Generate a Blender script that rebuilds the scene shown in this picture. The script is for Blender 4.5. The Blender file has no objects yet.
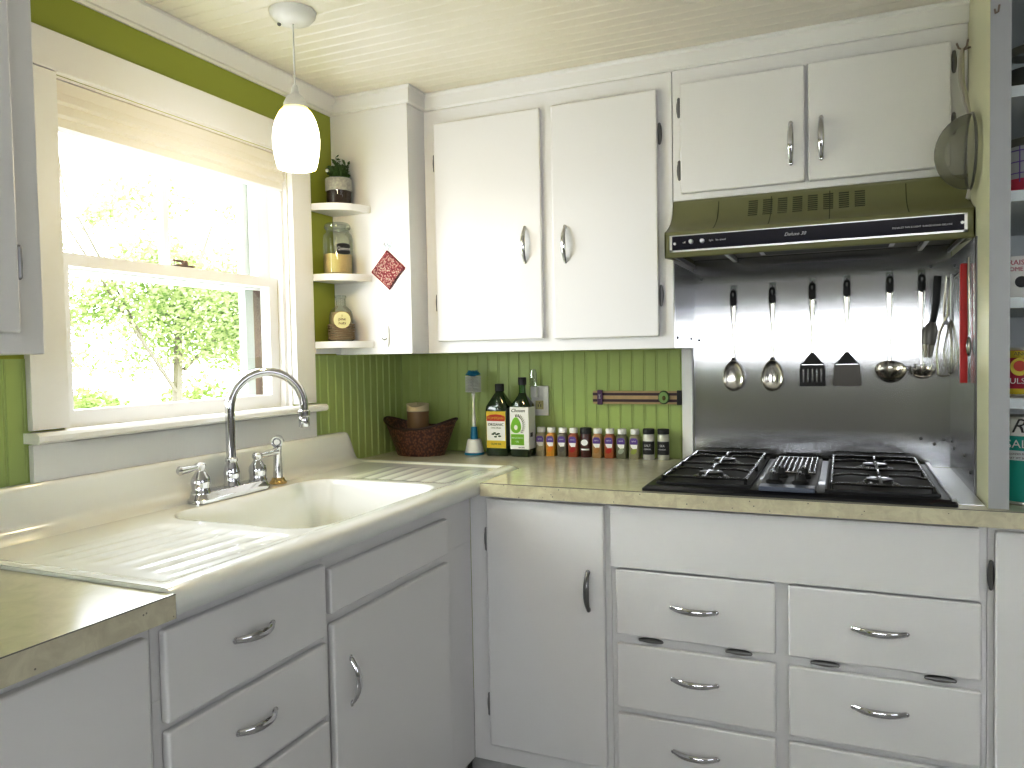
import bpy, bmesh, math, random
from mathutils import Vector, Matrix
random.seed(7)
PI = math.pi
S = bpy.context.scene
COL = S.collection
WL = {}            # world location of every parent

# ------------------------------------------------------------------ materials
def new_mat(name):
    m = bpy.data.materials.new(name); m.use_nodes = True
    nt = m.node_tree
    return m, nt, nt.nodes['Principled BSDF']
def P(name, col, rough=.5, metal=0, spec=.5, trans=0, emis=None, es=0, coat=0, ior=1.45, bump=0, bscale=40, var=0, vscale=6, aniso=0, alpha=1, sss=0):
    m, nt, b = new_mat(name)
    b.inputs['Base Color'].default_value = (*col, 1)
    b.inputs['Roughness'].default_value = rough
    b.inputs['Metallic'].default_value = metal
    b.inputs['Specular IOR Level'].default_value = spec
    b.inputs['Transmission Weight'].default_value = trans
    b.inputs['IOR'].default_value = ior
    b.inputs['Coat Weight'].default_value = coat
    b.inputs['Anisotropic'].default_value = aniso
    if emis:
        b.inputs['Emission Color'].default_value = (*emis, 1)
        b.inputs['Emission Strength'].default_value = es
    tc = nt.nodes.new('ShaderNodeTexCoord')
    if bump:
        n = nt.nodes.new('ShaderNodeTexNoise'); n.inputs['Scale'].default_value = bscale; n.inputs['Detail'].default_value = 4
        nt.links.new(tc.outputs['Object'], n.inputs['Vector'])
        bp = nt.nodes.new('ShaderNodeBump'); bp.inputs['Strength'].default_value = bump; bp.inputs['Distance'].default_value = .002
        nt.links.new(n.outputs['Fac'], bp.inputs['Height']); nt.links.new(bp.outputs['Normal'], b.inputs['Normal'])
    if var:
        n = nt.nodes.new('ShaderNodeTexNoise'); n.inputs['Scale'].default_value = vscale; n.inputs['Detail'].default_value = 5
        nt.links.new(tc.outputs['Object'], n.inputs['Vector'])
        mx = nt.nodes.new('ShaderNodeMix'); mx.data_type = 'RGBA'
        mx.inputs[6].default_value = (*[c*(1-var) for c in col], 1); mx.inputs[7].default_value = (*[min(1, c*(1+var)) for c in col], 1)
        nt.links.new(n.outputs['Fac'], mx.inputs[0]); nt.links.new(mx.outputs[2], b.inputs['Base Color'])
    return m
def glass_mat(name, col=(1,1,1), refl=.12, rough=.02, opac=0):
    # thin clear glass: lets light straight through, mirrors a little at grazing angles
    m, nt, b = new_mat(name)
    out = nt.nodes['Material Output']
    tr = nt.nodes.new('ShaderNodeBsdfTransparent'); tr.inputs[0].default_value = (*col, 1)
    gl = nt.nodes.new('ShaderNodeBsdfGlossy'); gl.inputs['Roughness'].default_value = rough
    fr = nt.nodes.new('ShaderNodeLayerWeight'); fr.inputs[0].default_value = .25
    mr = nt.nodes.new('ShaderNodeMapRange'); mr.inputs[3].default_value = opac+refl*.3; mr.inputs[4].default_value = min(1, refl*4+opac)
    nt.links.new(fr.outputs['Fresnel'], mr.inputs[0])
    mx = nt.nodes.new('ShaderNodeMixShader')
    nt.links.new(mr.outputs[0], mx.inputs[0]); nt.links.new(tr.outputs[0], mx.inputs[1]); nt.links.new(gl.outputs[0], mx.inputs[2])
    nt.links.new(mx.outputs[0], out.inputs[0])
    return m
def speckle_mat(name, base, dark, rough=.3, scale=18, spots=True):
    m, nt, b = new_mat(name)
    tc = nt.nodes.new('ShaderNodeTexCoord')
    n = nt.nodes.new('ShaderNodeTexNoise'); n.inputs['Scale'].default_value = scale; n.inputs['Detail'].default_value = 8; n.inputs['Roughness'].default_value = .65
    n.inputs['Distortion'].default_value = 1.2
    nt.links.new(tc.outputs['Object'], n.inputs['Vector'])
    cr = nt.nodes.new('ShaderNodeValToRGB')
    cr.color_ramp.elements[0].position = .3; cr.color_ramp.elements[0].color = (*dark, 1)
    cr.color_ramp.elements[1].position = .62; cr.color_ramp.elements[1].color = (*base, 1)
    nt.links.new(n.outputs['Fac'], cr.inputs[0])
    last = cr.outputs[0]
    if spots:
        v = nt.nodes.new('ShaderNodeTexVoronoi'); v.inputs['Scale'].default_value = 55
        nt.links.new(tc.outputs['Object'], v.inputs['Vector'])
        c2 = nt.nodes.new('ShaderNodeValToRGB'); c2.color_ramp.interpolation = 'CONSTANT'
        c2.color_ramp.elements[0].color = (.12,.1,.07,1); c2.color_ramp.elements[1].position = .075; c2.color_ramp.elements[1].color = (1,1,1,1)
        nt.links.new(v.outputs['Distance'], c2.inputs[0])
        mx = nt.nodes.new('ShaderNodeMix'); mx.data_type = 'RGBA'; mx.blend_type = 'MULTIPLY'; mx.inputs[0].default_value = .8
        nt.links.new(last, mx.inputs[6]); nt.links.new(c2.outputs[0], mx.inputs[7]); last = mx.outputs[2]
    nt.links.new(last, b.inputs['Base Color']); b.inputs['Roughness'].default_value = rough
    return m
def steel_mat(name, col=(.62,.63,.65), rough=.3):
    m, nt, b = new_mat(name)
    b.inputs['Base Color'].default_value = (*col, 1); b.inputs['Metallic'].default_value = 1
    tc = nt.nodes.new('ShaderNodeTexCoord'); mp = nt.nodes.new('ShaderNodeMapping')
    mp.inputs['Scale'].default_value = (1.2, 1.2, 1.2)
    nt.links.new(tc.outputs['Object'], mp.inputs['Vector'])
    n = nt.nodes.new('ShaderNodeTexNoise'); n.inputs['Scale'].default_value = 3; n.inputs['Detail'].default_value = 8; n.inputs['Distortion'].default_value = .6
    nt.links.new(mp.outputs[0], n.inputs['Vector'])
    mr = nt.nodes.new('ShaderNodeMapRange'); mr.inputs[1].default_value = .3; mr.inputs[2].default_value = .75
    mr.inputs[3].default_value = rough*.95; mr.inputs[4].default_value = rough*1.1
    nt.links.new(n.outputs['Fac'], mr.inputs[0]); nt.links.new(mr.outputs[0], b.inputs['Roughness'])
    # horizontal brushing: highlights stretch sideways
    g = nt.nodes.new('ShaderNodeNewGeometry'); cr = nt.nodes.new('ShaderNodeVectorMath'); cr.operation = 'CROSS_PRODUCT'
    nt.links.new(g.outputs['Normal'], cr.inputs[0]); cr.inputs[1].default_value = (0,0,1)
    nt.links.new(cr.outputs[0], b.inputs['Tangent']); b.inputs['Anisotropic'].default_value = 1
    return m
def ramp_z(name, stops, z0, z1, rough=.5, emis=0):
    # colour bands by height on the object itself (object coordinates)
    m, nt, b = new_mat(name)
    tc = nt.nodes.new('ShaderNodeTexCoord'); sp = nt.nodes.new('ShaderNodeSeparateXYZ')
    nt.links.new(tc.outputs['Object'], sp.inputs[0])
    mr = nt.nodes.new('ShaderNodeMapRange'); mr.inputs[1].default_value = z0; mr.inputs[2].default_value = z1
    nt.links.new(sp.outputs[2], mr.inputs[0])
    cr = nt.nodes.new('ShaderNodeValToRGB'); e = cr.color_ramp.elements
    while len(e) < len(stops): e.new(.5)
    for i, (p, c) in enumerate(stops): e[i].position = p; e[i].color = (*c, 1)
    nt.links.new(mr.outputs[0], cr.inputs[0]); nt.links.new(cr.outputs[0], b.inputs['Base Color'])
    b.inputs['Roughness'].default_value = rough
    if emis:
        nt.links.new(cr.outputs[0], b.inputs['Emission Color']); b.inputs['Emission Strength'].default_value = emis
    return m
def weave_mat(name, c1, c2, sc=(1,1,1)):
    m, nt, b = new_mat(name)
    tc = nt.nodes.new('ShaderNodeTexCoord'); mp = nt.nodes.new('ShaderNodeMapping'); mp.inputs['Scale'].default_value = sc
    nt.links.new(tc.outputs['Object'], mp.inputs[0])
    v = nt.nodes.new('ShaderNodeTexVoronoi'); v.inputs['Scale'].default_value = 1
    nt.links.new(mp.outputs[0], v.inputs['Vector'])
    cr = nt.nodes.new('ShaderNodeValToRGB'); cr.color_ramp.elements[0].position = .25; cr.color_ramp.elements[0].color = (*c1, 1)
    cr.color_ramp.elements[1].position = .6; cr.color_ramp.elements[1].color = (*c2, 1)
    nt.links.new(v.outputs['Distance'], cr.inputs[0]); nt.links.new(cr.outputs[0], b.inputs['Base Color'])
    bp = nt.nodes.new('ShaderNodeBump'); bp.inputs['Strength'].default_value = .8; bp.inputs['Distance'].default_value = .004; bp.invert = True
    nt.links.new(v.outputs['Distance'], bp.inputs['Height']); nt.links.new(bp.outputs[0], b.inputs['Normal'])
    b.inputs['Roughness'].default_value = .4
    return m

M = dict(
 white=P('white_gloss_paint', (.795,.79,.785), .30, bump=.12, bscale=9),
 white2=P('white_trim_paint', (.81,.805,.79), .35, bump=.06, bscale=12),
 cream=P('cream_paint', (.66,.66,.47), .4, bump=.06, bscale=12),
 pale=P('pale_pantry_paint', (.62,.66,.68), .5),
 ceil=P('ceiling_paint', (.81,.775,.70), .3),
 green=P('green_wall_paint', (.36,.40,.05), .5, bump=.05, bscale=40, var=.06, vscale=2),
 greenb=P('green_beadboard_paint', (.41,.505,.165), .38),
 roomw=P('far_room_paint', (.42,.40,.40), .7),
 floor=speckle_mat('marbled_vinyl', (.62,.62,.60), (.32,.32,.32), .25, 6, False),
 lam=speckle_mat('beige_laminate', (.66,.63,.49), (.59,.56,.42), .20, 16, False),
 lamedge=speckle_mat('speckled_laminate_edge', (.68,.65,.50), (.56,.52,.38), .35, 24, True),
 dline=P('dark_seam', (.08,.07,.05), .6),
 porc=P('white_porcelain', (.83,.84,.81), .15, coat=.5, var=.03, vscale=3),
 chrome=P('chrome', (.66,.66,.68), .08, metal=1),
 chromed=P('worn_chrome', (.22,.22,.22), .28, metal=1),
 turner=P('dark_coated_blade', (.05,.045,.035), .3, metal=.4),
 slate=P('charcoal_enamel', (.03,.031,.035), .45), slatel=P('grey_blue_enamel', (.10,.12,.17), .3),
 brass=P('brass', (.75,.55,.22), .2, metal=1),
 steel=steel_mat('brushed_stainless', (.60,.605,.62), .20),
 usteel=P('utensil_steel', (.62,.60,.55), .2, metal=1),
 alum=P('aluminium_trim', (.68,.68,.68), .28, metal=1),
 darksteel=P('dark_steel', (.16,.155,.14), .4, metal=.7),
 olive=P('avocado_green_enamel', (.20,.20,.085), .36, coat=.25),
 olived=P('dark_avocado', (.035,.04,.012), .6),  # very dark olive of the hood seams and louvre strips
 black=P('black_enamel', (.010,.010,.012), .3, coat=.3),
 blackm=P('black_matt', (.014,.014,.014), .5),
 navy=P('navy_control_strip', (.006,.006,.018), .15, coat=.5),
 iron=P('cast_iron', (.03,.03,.03), .25, metal=.5, coat=.4),
 grille=P('steel_grill_bars', (.35,.35,.36), .25, metal=1),
 glass=glass_mat('clear_glass', (.93,.96,.95), .12, .02),
 pane=glass_mat('window_glass', (.97,.99,.98), .05, .01),
 greenglass=P('dark_green_glass', (.006,.024,.004), .08, coat=.6),
 greenglass2=P('mid_green_glass', (.025,.10,.010), .08, coat=.6),
 plastic=P('white_plastic', (.75,.75,.73), .35),
 clearpl=glass_mat('clear_plastic', (.85,.88,.86), .15, .08, .15),
 paper=P('white_paper', (.78,.78,.75), .6),
 blue=P('teal_blue_plastic', (.01,.19,.33), .35),
 red=P('red_silicone', (.48,.012,.010), .4),
 storm=P('dark_storm_track', (.20,.15,.12), .5),
 stormg=P('grey_green_storm_frame', (.40,.43,.40), .5),
 shade=P('cream_folded_blind', (.80,.77,.71), .7),
 text_w=P('white_print', (.7,.7,.7), .5), text_k=P('black_print', (.02,.02,.02), .5),
 soil=P('dark_soil', (.05,.03,.02), .9, var=.5, vscale=60),
 lace=P('grey_lace', (.42,.42,.38), .9, bump=1, bscale=250, var=.35, vscale=150),
 leafd=P('houseplant_leaf', (.05,.10,.02), .5),
 grain=P('pale_grain', (.62,.50,.26), .8, bump=1, bscale=300, var=.2, vscale=250),
 twine=P('jute_twine', (.28,.20,.11), .9, bump=.8, bscale=150),
 nuts=P('brown_nuts', (.12,.07,.035), .7, var=.5, vscale=90),
 basket=weave_mat('red_brown_wicker', (.20,.075,.035), (.05,.014,.008), (130,130,110)),
 basketd=P('dark_wicker_rim', (.03,.012,.008), .5, bump=.8, bscale=200),
 brownjar=P('brown_jar', (.17,.10,.045), .5), creamwax=P('cream_rim', (.62,.53,.33), .6),
 holder=weave_mat('red_white_knit', (.55,.46,.42), (.22,.02,.035), (190,190,190)),
 holderedge=P('dark_red_binding', (.22,.03,.04), .8),
 tan=P('tan_wood', (.50,.36,.18), .5, var=.2, vscale=40), plum=P('dark_plum_wood', (.045,.018,.025), .45),
 purple=P('purple_plastic', (.08,.03,.09), .4), limeg=P('avocado_flesh', (.25,.40,.12), .4),
 limed=P('avocado_rind', (.03,.07,.02), .4),
 pit=P('avocado_pit', (.12,.10,.02), .4),
 yellow=P('yellow_label', (.62,.50,.04), .5), lred=P('red_label', (.50,.05,.02), .5), lime=P('lime_label', (.22,.45,.03), .5),
 vio=P('violet_label', (.12,.06,.30), .5), teal=P('teal_label', (.01,.30,.24), .45), crimson=P('crimson_label', (.45,.03,.07), .45),
 socket=P('ivory_outlet', (.50,.47,.22), .4),
 ground=P('pale_ground', (.45,.44,.40), .9, var=.15, vscale=2),
 bark=P('grey_bark', (.09,.08,.06), .9, bump=1, bscale=30),
 mesh=glass_mat('fine_wire_mesh', (.66,.66,.58), .06, .6, .10),
)
def leaf_mat(name, c, c2):
    m, nt, b = new_mat(name); out = nt.nodes['Material Output']
    oi = nt.nodes.new('ShaderNodeNewGeometry')
    mx = nt.nodes.new('ShaderNodeMix'); mx.data_type = 'RGBA'; mx.inputs[6].default_value = (*c, 1); mx.inputs[7].default_value = (*c2, 1)
    nt.links.new(oi.outputs['Random Per Island'], mx.inputs[0])
    d = nt.nodes.new('ShaderNodeBsdfDiffuse'); t = nt.nodes.new('ShaderNodeBsdfTranslucent')
    nt.links.new(mx.outputs[2], d.inputs[0]); nt.links.new(mx.outputs[2], t.inputs[0])
    ms = nt.nodes.new('ShaderNodeMixShader'); ms.inputs[0].default_value = .5
    nt.links.new(d.outputs[0], ms.inputs[1]); nt.links.new(t.outputs[0], ms.inputs[2]); nt.links.new(ms.outputs[0], out.inputs[0])
    return m
M['leaf'] = leaf_mat('sunlit_leaf', (.13,.18,.065), (.28,.32,.18))
M['leaf2'] = leaf_mat('shrub_leaf', (.09,.13,.04), (.20,.24,.11))

# ------------------------------------------------------------------ mesh builder
class MB:
    def __init__(s): s.bm = bmesh.new(); s.bev = False
    def box(s, x0, y0, z0, x1, y1, z1, bev=0, seg=2, rot=None, piv=None):
        if x0 > x1: x0, x1 = x1, x0
        if y0 > y1: y0, y1 = y1, y0
        if z0 > z1: z0, z1 = z1, z0
        r = bmesh.ops.create_cube(s.bm, size=1)
        vs = r['verts']
        for v in vs: v.co = Vector(((x0+x1)/2+v.co.x*(x1-x0), (y0+y1)/2+v.co.y*(y1-y0), (z0+z1)/2+v.co.z*(z1-z0)))
        if bev:
            s.bev = True
            es = list({e for v in vs for e in v.link_edges})
            rr = bmesh.ops.bevel(s.bm, geom=es, offset=bev, segments=seg, affect='EDGES', profile=.5)
            vs = list({v for f in rr['faces'] for v in f.verts} | {v for v in vs if v.is_valid})
        if rot is not None:
            bmesh.ops.transform(s.bm, matrix=Matrix.Translation(piv) @ rot.to_4x4() @ Matrix.Translation(-Vector(piv)), verts=vs)
        return s
    def loops(s, rings, close=True, cap=True):
        R_ = [[s.bm.verts.new(p) for p in r] for r in rings]
        n = len(R_[0])
        for a, b in zip(R_, R_[1:]):
            for i in range(n if close else n-1):
                j = (i+1) % n
                try: s.bm.faces.new((a[i], a[j], b[j], b[i]))
                except ValueError: pass
        if cap and close:
            try: s.bm.faces.new(R_[0][::-1]); s.bm.faces.new(R_[-1])
            except ValueError: pass
        return s
    def tube(s, pts, r, n=10, cap=True, flat=None):
        pts = [Vector(p) for p in pts]
        rs = r if isinstance(r, (list, tuple)) else [r]*len(pts)
        rings = []; up = None
        for i, p in enumerate(pts):
            t = (pts[min(i+1, len(pts)-1)]-pts[max(i-1, 0)]).normalized()
            if up is None:
                up = Vector((0,0,1)) if abs(t.z) < .9 else Vector((0,-1,0))
            a = t.cross(up)
            if a.length < 1e-6: a = t.orthogonal()
            a.normalize(); b = a.cross(t).normalized(); up = b
            fa, fb = flat if flat else (1, 1)
            rings.append([p+a*math.cos(q)*rs[i]*fa+b*math.sin(q)*rs[i]*fb for q in [2*PI*k/n for k in range(n)]])
        return s.loops(rings, True, cap)
    def cyl(s, p0, p1, r0, r1=None, n=20): return s.tube([p0, p1], [r0, r0 if r1 is None else r1], n)
    def lathe(s, prof, c, n=28, axis='z', close=True, cap=False):
        c = Vector(c); rings = []
        for r, h in prof:
            ring = []
            for k in range(n):
                a = 2*PI*k/n; x, y = math.cos(a)*r, math.sin(a)*r
                ring.append(c+{'z': Vector((x, y, h)), 'y': Vector((x, h, y)), 'x': Vector((h, x, y))}[axis])
            rings.append(ring)
        return s.loops(rings, True, cap)
    def ell(s, c, rx, ry, rz, n=14, m=8):
        prof = [(max(1e-4, math.sin(PI*i/m)), -math.cos(PI*i/m)) for i in range(m+1)]
        rings = [[Vector(c)+Vector((math.cos(2*PI*k/n)*r*rx, math.sin(2*PI*k/n)*r*ry, h*rz)) for k in range(n)] for r, h in prof]
        return s.loops(rings, True, True)
    def prism(s, poly, axis, a, b):
        def mk(p, t): return {'x': (t, p[0], p[1]), 'y': (p[0], t, p[1]), 'z': (p[0], p[1], t)}[axis]
        return s.loops([[mk(p, a) for p in poly], [mk(p, b) for p in poly]], True, True)
    def rrect(s, secs, c, k=4):
        # loft of rounded rectangles: (z, hx, hy, r)
        rings = []
        for z, hx, hy, r in secs:
            ring = []
            r = min(r, hx, hy)
            for q, (sx, sy) in enumerate(((1,1),(-1,1),(-1,-1),(1,-1))):
                for i in range(k+1):
                    a = q*PI/2+i*PI/2/k
                    ring.append(Vector((c[0]+sx*(hx-r)+math.cos(a)*r, c[1]+sy*(hy-r)+math.sin(a)*r, c[2]+z)))
            rings.append(ring)
        return s.loops(rings, True, True)
    def xf(s, mat): bmesh.ops.transform(s.bm, matrix=mat, verts=s.bm.verts); return s
    def build(s, name, mat, parent=None, origin=None, ang=40, norm=True):
        bmesh.ops.remove_doubles(s.bm, verts=s.bm.verts, dist=1e-6)
        if norm: bmesh.ops.recalc_face_normals(s.bm, faces=s.bm.faces)
        off = WL[parent.name] if parent else Vector(origin) if origin else Vector((0,0,0))
        for v in s.bm.verts: v.co -= off
        me = bpy.data.meshes.new(name); s.bm.to_mesh(me); s.bm.free()
        me.shade_smooth(); me.set_sharp_from_angle(angle=math.radians(ang))
        me.materials.append(M[mat] if isinstance(mat, str) else mat)
        o = bpy.data.objects.new(name, me); COL.objects.link(o)
        if parent: o.parent = parent
        else: o.location = off
        WL[o.name] = off.copy()
        if s.bev:
            wn = o.modifiers.new('weighted_normals', 'WEIGHTED_NORMAL'); wn.keep_sharp = True; wn.weight = 100
        return o
def tag(o, label=None, cat=None, group=None, kind=None):
    if label: o['label'] = label
    if cat: o['category'] = cat
    if group: o['group'] = group
    if kind: o['kind'] = kind
    return o
def thing(name, label, cat, loc, group=None, kind=None):
    o = bpy.data.objects.new(name, None); COL.objects.link(o); o.location = loc
    o.empty_display_size = .05
    WL[o.name] = Vector(loc)
    return tag(o, label, cat, group, kind)
def text(name, s, size, loc, rot, mat, parent, sx=1, extr=.0004, align='CENTER', shear=0):
    cu = bpy.data.curves.new(name, 'FONT'); cu.body = s; cu.size = size; cu.extrude = extr; cu.align_x = align; cu.align_y = 'CENTER'; cu.shear = shear
    cu.resolution_u = 2
    t = bpy.data.objects.new('tmp', cu); COL.objects.link(t)
    bpy.context.view_layer.update()
    me = bpy.data.meshes.new_from_object(t.evaluated_get(bpy.context.evaluated_depsgraph_get()))
    bpy.data.objects.remove(t); bpy.data.curves.remove(cu)
    me.name = name
    mt = Matrix.Translation(Vector(loc)-WL[parent.name]) @ rot.to_4x4() @ Matrix.Diagonal((sx,1,1,1))
    me.transform(mt); me.materials.clear(); me.materials.append(M[mat])
    o = bpy.data.objects.new(name, me); COL.objects.link(o); o.parent = parent; WL[o.name] = WL[parent.name].copy()
    return o
RX90 = Matrix.Rotation(PI/2, 3, 'X')                        # faces -y
def facing(deg): return Matrix.Rotation(math.radians(deg), 3, 'Z') @ RX90

# ------------------------------------------------------------------ setting
CZ = 2.142
XW, YW = 3.4, -4.7
tag(MB().box(0, YW, -.1, XW, 0, 0).build('floor', 'floor'), kind='structure')
# ceiling: beaded boards along x
def bead_profile(a0, a1, pitch=.042, g=.006, d=.0022):
    pts = []; a = a0
    while a < a1-.001:
        e = min(a+pitch, a1)
        pts += [(a, 0), (e-g*1.6, 0), (e-g*1.3, -d), (e-g*.8, -d), (e-g*.6, -.0006), (e-g*.2, -d*.9)]
        a = e
    pts.append((a1, 0))
    return pts
b = MB(); pr = bead_profile(YW, 0, .044, .006, .0012)
b.loops([[(0, y, CZ-h) for y, h in pr], [(XW, y, CZ-h) for y, h in pr]], False, False)
b.box(0, YW, CZ+.006, XW, 0, CZ+.1)
tag(b.build('ceiling', 'ceil', ang=20), kind='structure')
# left wall with window opening
WY0, WY1, WZ0, WZ1 = -1.42, -.65, 1.115, 1.906
b = MB()
b.box(-.14, YW, 0, 0, WY0, CZ).box(-.14, WY1, 0, 0, .1, CZ).box(-.14, WY0, 0, 0, WY1, WZ0).box(-.14, WY0, WZ1, 0, WY1, CZ)
wl = tag(b.build('wall_left', 'green'), kind='structure')
def beadboard_x(y0, y1, z0, z1, parent, x=.006):
    pr = bead_profile(y0, y1); b = MB()
    b.loops([[(x+h, y, z0) for y, h in pr], [(x+h, y, z1) for y, h in pr]], False, False)
    return b.build('beadboard', 'greenb', parent, ang=20, norm=False)
beadboard_x(-.56, -.002, .9, 1.283, wl); beadboard_x(-2.6, -1.50, .9, 1.283, wl)
wb = tag(MB().box(-.14, 0, 0, XW, .14, CZ).build('wall_back', 'green'), kind='structure')
pr = bead_profile(.004, 1.10)
MB().loops([[(x, -.006-h, .9) for x, h in pr], [(x, -.006-h, 1.283) for x, h in pr]], False, False).build('beadboard', 'greenb', wb, ang=20, norm=False)
tag(MB().box(XW, YW, 0, XW+.1, .1, CZ).build('wall_right', 'roomw'), kind='structure')
b = MB(); RZ0, RZ1, RXA, RXB = 1.25, 1.55, .5, 2.9
b.box(0, YW-.1, 0, XW, YW, RZ0).box(0, YW-.1, RZ1, XW, YW, CZ).box(0, YW-.1, RZ0, RXA, YW, RZ1).box(RXB, YW-.1, RZ0, XW, YW, RZ1)
tag(b.build('wall_rear', 'roomw'), kind='structure')
w2 = thing('window_2', None, None, (1.5, YW, RZ0), kind='structure')
b = MB()
for x in (RXA, 1.1, 1.7, 2.3, RXB-.04): b.box(x, YW-.06, RZ0, x+.04, YW-.02, RZ1)
b.box(RXA, YW-.06, RZ0, RXB, YW-.02, RZ0+.03).box(RXA, YW-.06, RZ1-.03, RXB, YW-.02, RZ1)
b.build('window_frame', 'white2', w2)

# window on the left wall
w = thing('window_1', None, None, (0, -1.03, 1.1), kind='structure')
b = MB()
b.box(.0, -1.506, 1.13, .02, -1.42, 1.905, .002).box(.0, -.65, 1.13, .02, -.558, 1.905, .002).box(0, -1.506, 1.906, .022, -.558, 1.992, .003)
b.build('casing', 'white2', w)
MB().box(0, -1.506, 1.02, .018, -.558, 1.100, .002).build('apron', 'white2', w)
b = MB(); b.box(-.02, -1.42, 1.104, .045, -.65, 1.1255, .003)
pr = [(0,1.104),(.050,1.104),(.057,1.110),(.057,1.120),(.050,1.126),(0,1.126)]
b.prism(pr, 'y', -1.518, -.547)
b.build('window_sill', 'white2', w)
b = MB(); b.box(-.14, -1.42, 1.115, 0, -1.414, 1.906).box(-.14, -.656, 1.115, 0, -.65, 1.906).box(-.14, -1.42, 1.900, 0, -.65, 1.906).box(-.14, -1.42, 1.105, 0, -.65, 1.120)
b.box(-.032, -.668, 1.12, -.014, -.656, 1.90).box(-.085, -.664, 1.12, -.075, -.656, 1.90)
b.build('jamb', 'white2', w)
def sash(name, x, z0, z1, br, tr, mun):
    b = MB(); st = .042; xa, xb = x-.016, x+.016; ya, yb = -1.412, -.664
    b.box(xa, ya, z0, xb, ya+st, z1).box(xa, yb-st, z0, xb, yb, z1)
    b.box(xa, ya+st, z0, xb, yb-st, z0+br).box(xa, ya+st, z1-tr, xb, yb-st, z1)
    if mun: b.box(xa+.006, -1.058, z0+br, xb-.006, -1.036, z1-tr, .002)
    o = b.build(name, 'white2', w)
    MB().box(x-.0015, ya+st, z0+br, x+.0015, yb-st, z1-tr).build('pane', 'pane', o)
    return o
ls = sash('lower_sash', -.050, 1.122, 1.525, .042, .030, False)
sash('upper_sash', -.090, 1.490, 1.898, .030, .04, True)
b = MB(); b.box(-.045, -1.065, 1.526, -.030, -1.0, 1.530, .001).cyl((-.038,-1.03,1.53), (-.038,-1.03,1.542), .010, .008, 12).box(-.044,-1.07,1.537,-.034,-1.03,1.543,.002)
b.build('sash_lock', 'storm', ls)
b = MB(); b.box(-.135, -1.42, 1.12, -.115, -1.385, 1.90).box(-.138, -.725, 1.12, -.112, -.69, 1.90).box(-.135, -1.42, 1.485, -.12, -.65, 1.50)
b.build('storm_frame', 'stormg', w)
MB().box(-.135, -.690, 1.12, -.112, -.657, 1.90).build('storm_track', 'storm', w)
b = MB(); zt = 1.899                                        # folded blind in the head of the opening
b.box(-.034, -1.412, 1.872, -.004, -.658, zt, .002)
for k, (za, zb, xx) in enumerate(((1.848,1.872,.002), (1.820,1.852,-.003), (1.793,1.824,-.008))):
    pr = [(xx-.006, zb), (xx-.028, zb-.004), (xx-.028, za), (xx-.012, za-.003), (xx, za+.004), (xx-.002, (za+zb)/2)]
    b.prism(pr, 'y', -1.410, -.660)
tag(b.build('roman_blind', 'shade', origin=(-.02,-1.03,1.79)), 'cream fabric blind folded up at the top of the window', 'blind')

# crown mouldings
def crown(name, path, prof):
    # path: plan points, prof: (outward, z); outward is to the right of travel
    rings = []
    for i, p in enumerate(path):
        p = Vector(p)
        d0 = (p-Vector(path[i-1])).normalized() if i else None
        d1 = (Vector(path[i+1])-p).normalized() if i < len(path)-1 else None
        n0 = Vector((d0.y, -d0.x)) if d0 else None; n1 = Vector((d1.y, -d1.x)) if d1 else None
        if n0 is None: n = n1
        elif n1 is None: n = n0
        else: n = (n0+n1)/(1+n0.dot(n1))
        rings.append([(p.x+n.x*o, p.y+n.y*o, z) for o, z in prof])
    b = MB().loops(rings, True, True)
    return tag(b.build(name, 'white2', ang=20), kind='structure')
CP = [(0,2.086),(.006,2.086),(.010,2.092),(.016,2.094),(.020,2.102),(.036,2.128),(.040,2.134),(.040,2.1415),(0,2.1415)]
crown('trim_1', [(0,-1.69),(0,-.422)], CP)
CP2 = [(0,2.088),(.010,2.088),(.014,2.094),(.016,2.130),(.022,2.135),(.022,2.1415),(0,2.1415)]
crown('trim_2', [(.0,-.422),(.3006,-.422),(.3006,-.316),(1.879,-.316),(1.879,-.62),(1.921,-.62)][:4], CP2)

# ------------------------------------------------------------------ hardware
def arch(p, axis, out, L=.105, h=.018):
    """bow pull centred at p, along axis, standing off along out"""
    p, a, o = Vector(p), Vector(axis), Vector(out)
    pts, rs = [], []
    for i in range(15):
        t = -1+2*i/14
        pts.append(p+a*(t*L/2)+o*(.003+h*(1-abs(t)**2.4)))
        rs.append(.0074-.0024*t*t)
    b = MB().tube(pts, rs, 10, flat=(.75,1.15) if abs(a.z) < .5 else (1.1,.75))
    for s_ in (-1, 1): b.ell(p+a*(s_*L/2)+o*.002, *[(.008 if abs(a[i]) > .5 else .003 if abs(o[i]) > .5 else .0062) for i in range(3)], 10, 6)
    return b
def hinge(p, out, horiz=None, L=.05):
    p, o = Vector(p), Vector(out); a = Vector(horiz) if horiz else Vector((0,0,1))
    b = MB().tube([p-a*L/2+o*.004, p+a*L/2+o*.004], .0045, 8)
    c = a.cross(o)
    for s_ in (-1, 1):
        b.ell(p+a*(s_*L/2)+o*.004, .004, .004, .004, 8, 6)
    ext = [abs(a[i])*L*.56+abs(c[i])*.0075+abs(o[i])*.006 for i in range(3)]
    b.ell(p+o*.001, *ext, 14, 8)
    return b

# ------------------------------------------------------------------ wall cabinets
def slab(parent, name, x0, z0, x1, z1, yb, th=.018, mat='white', bev=.005):
    return MB().box(x0, yb-th, z0, x1, yb-.0005, z1, bev, 3).build(name, mat, parent)
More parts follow.
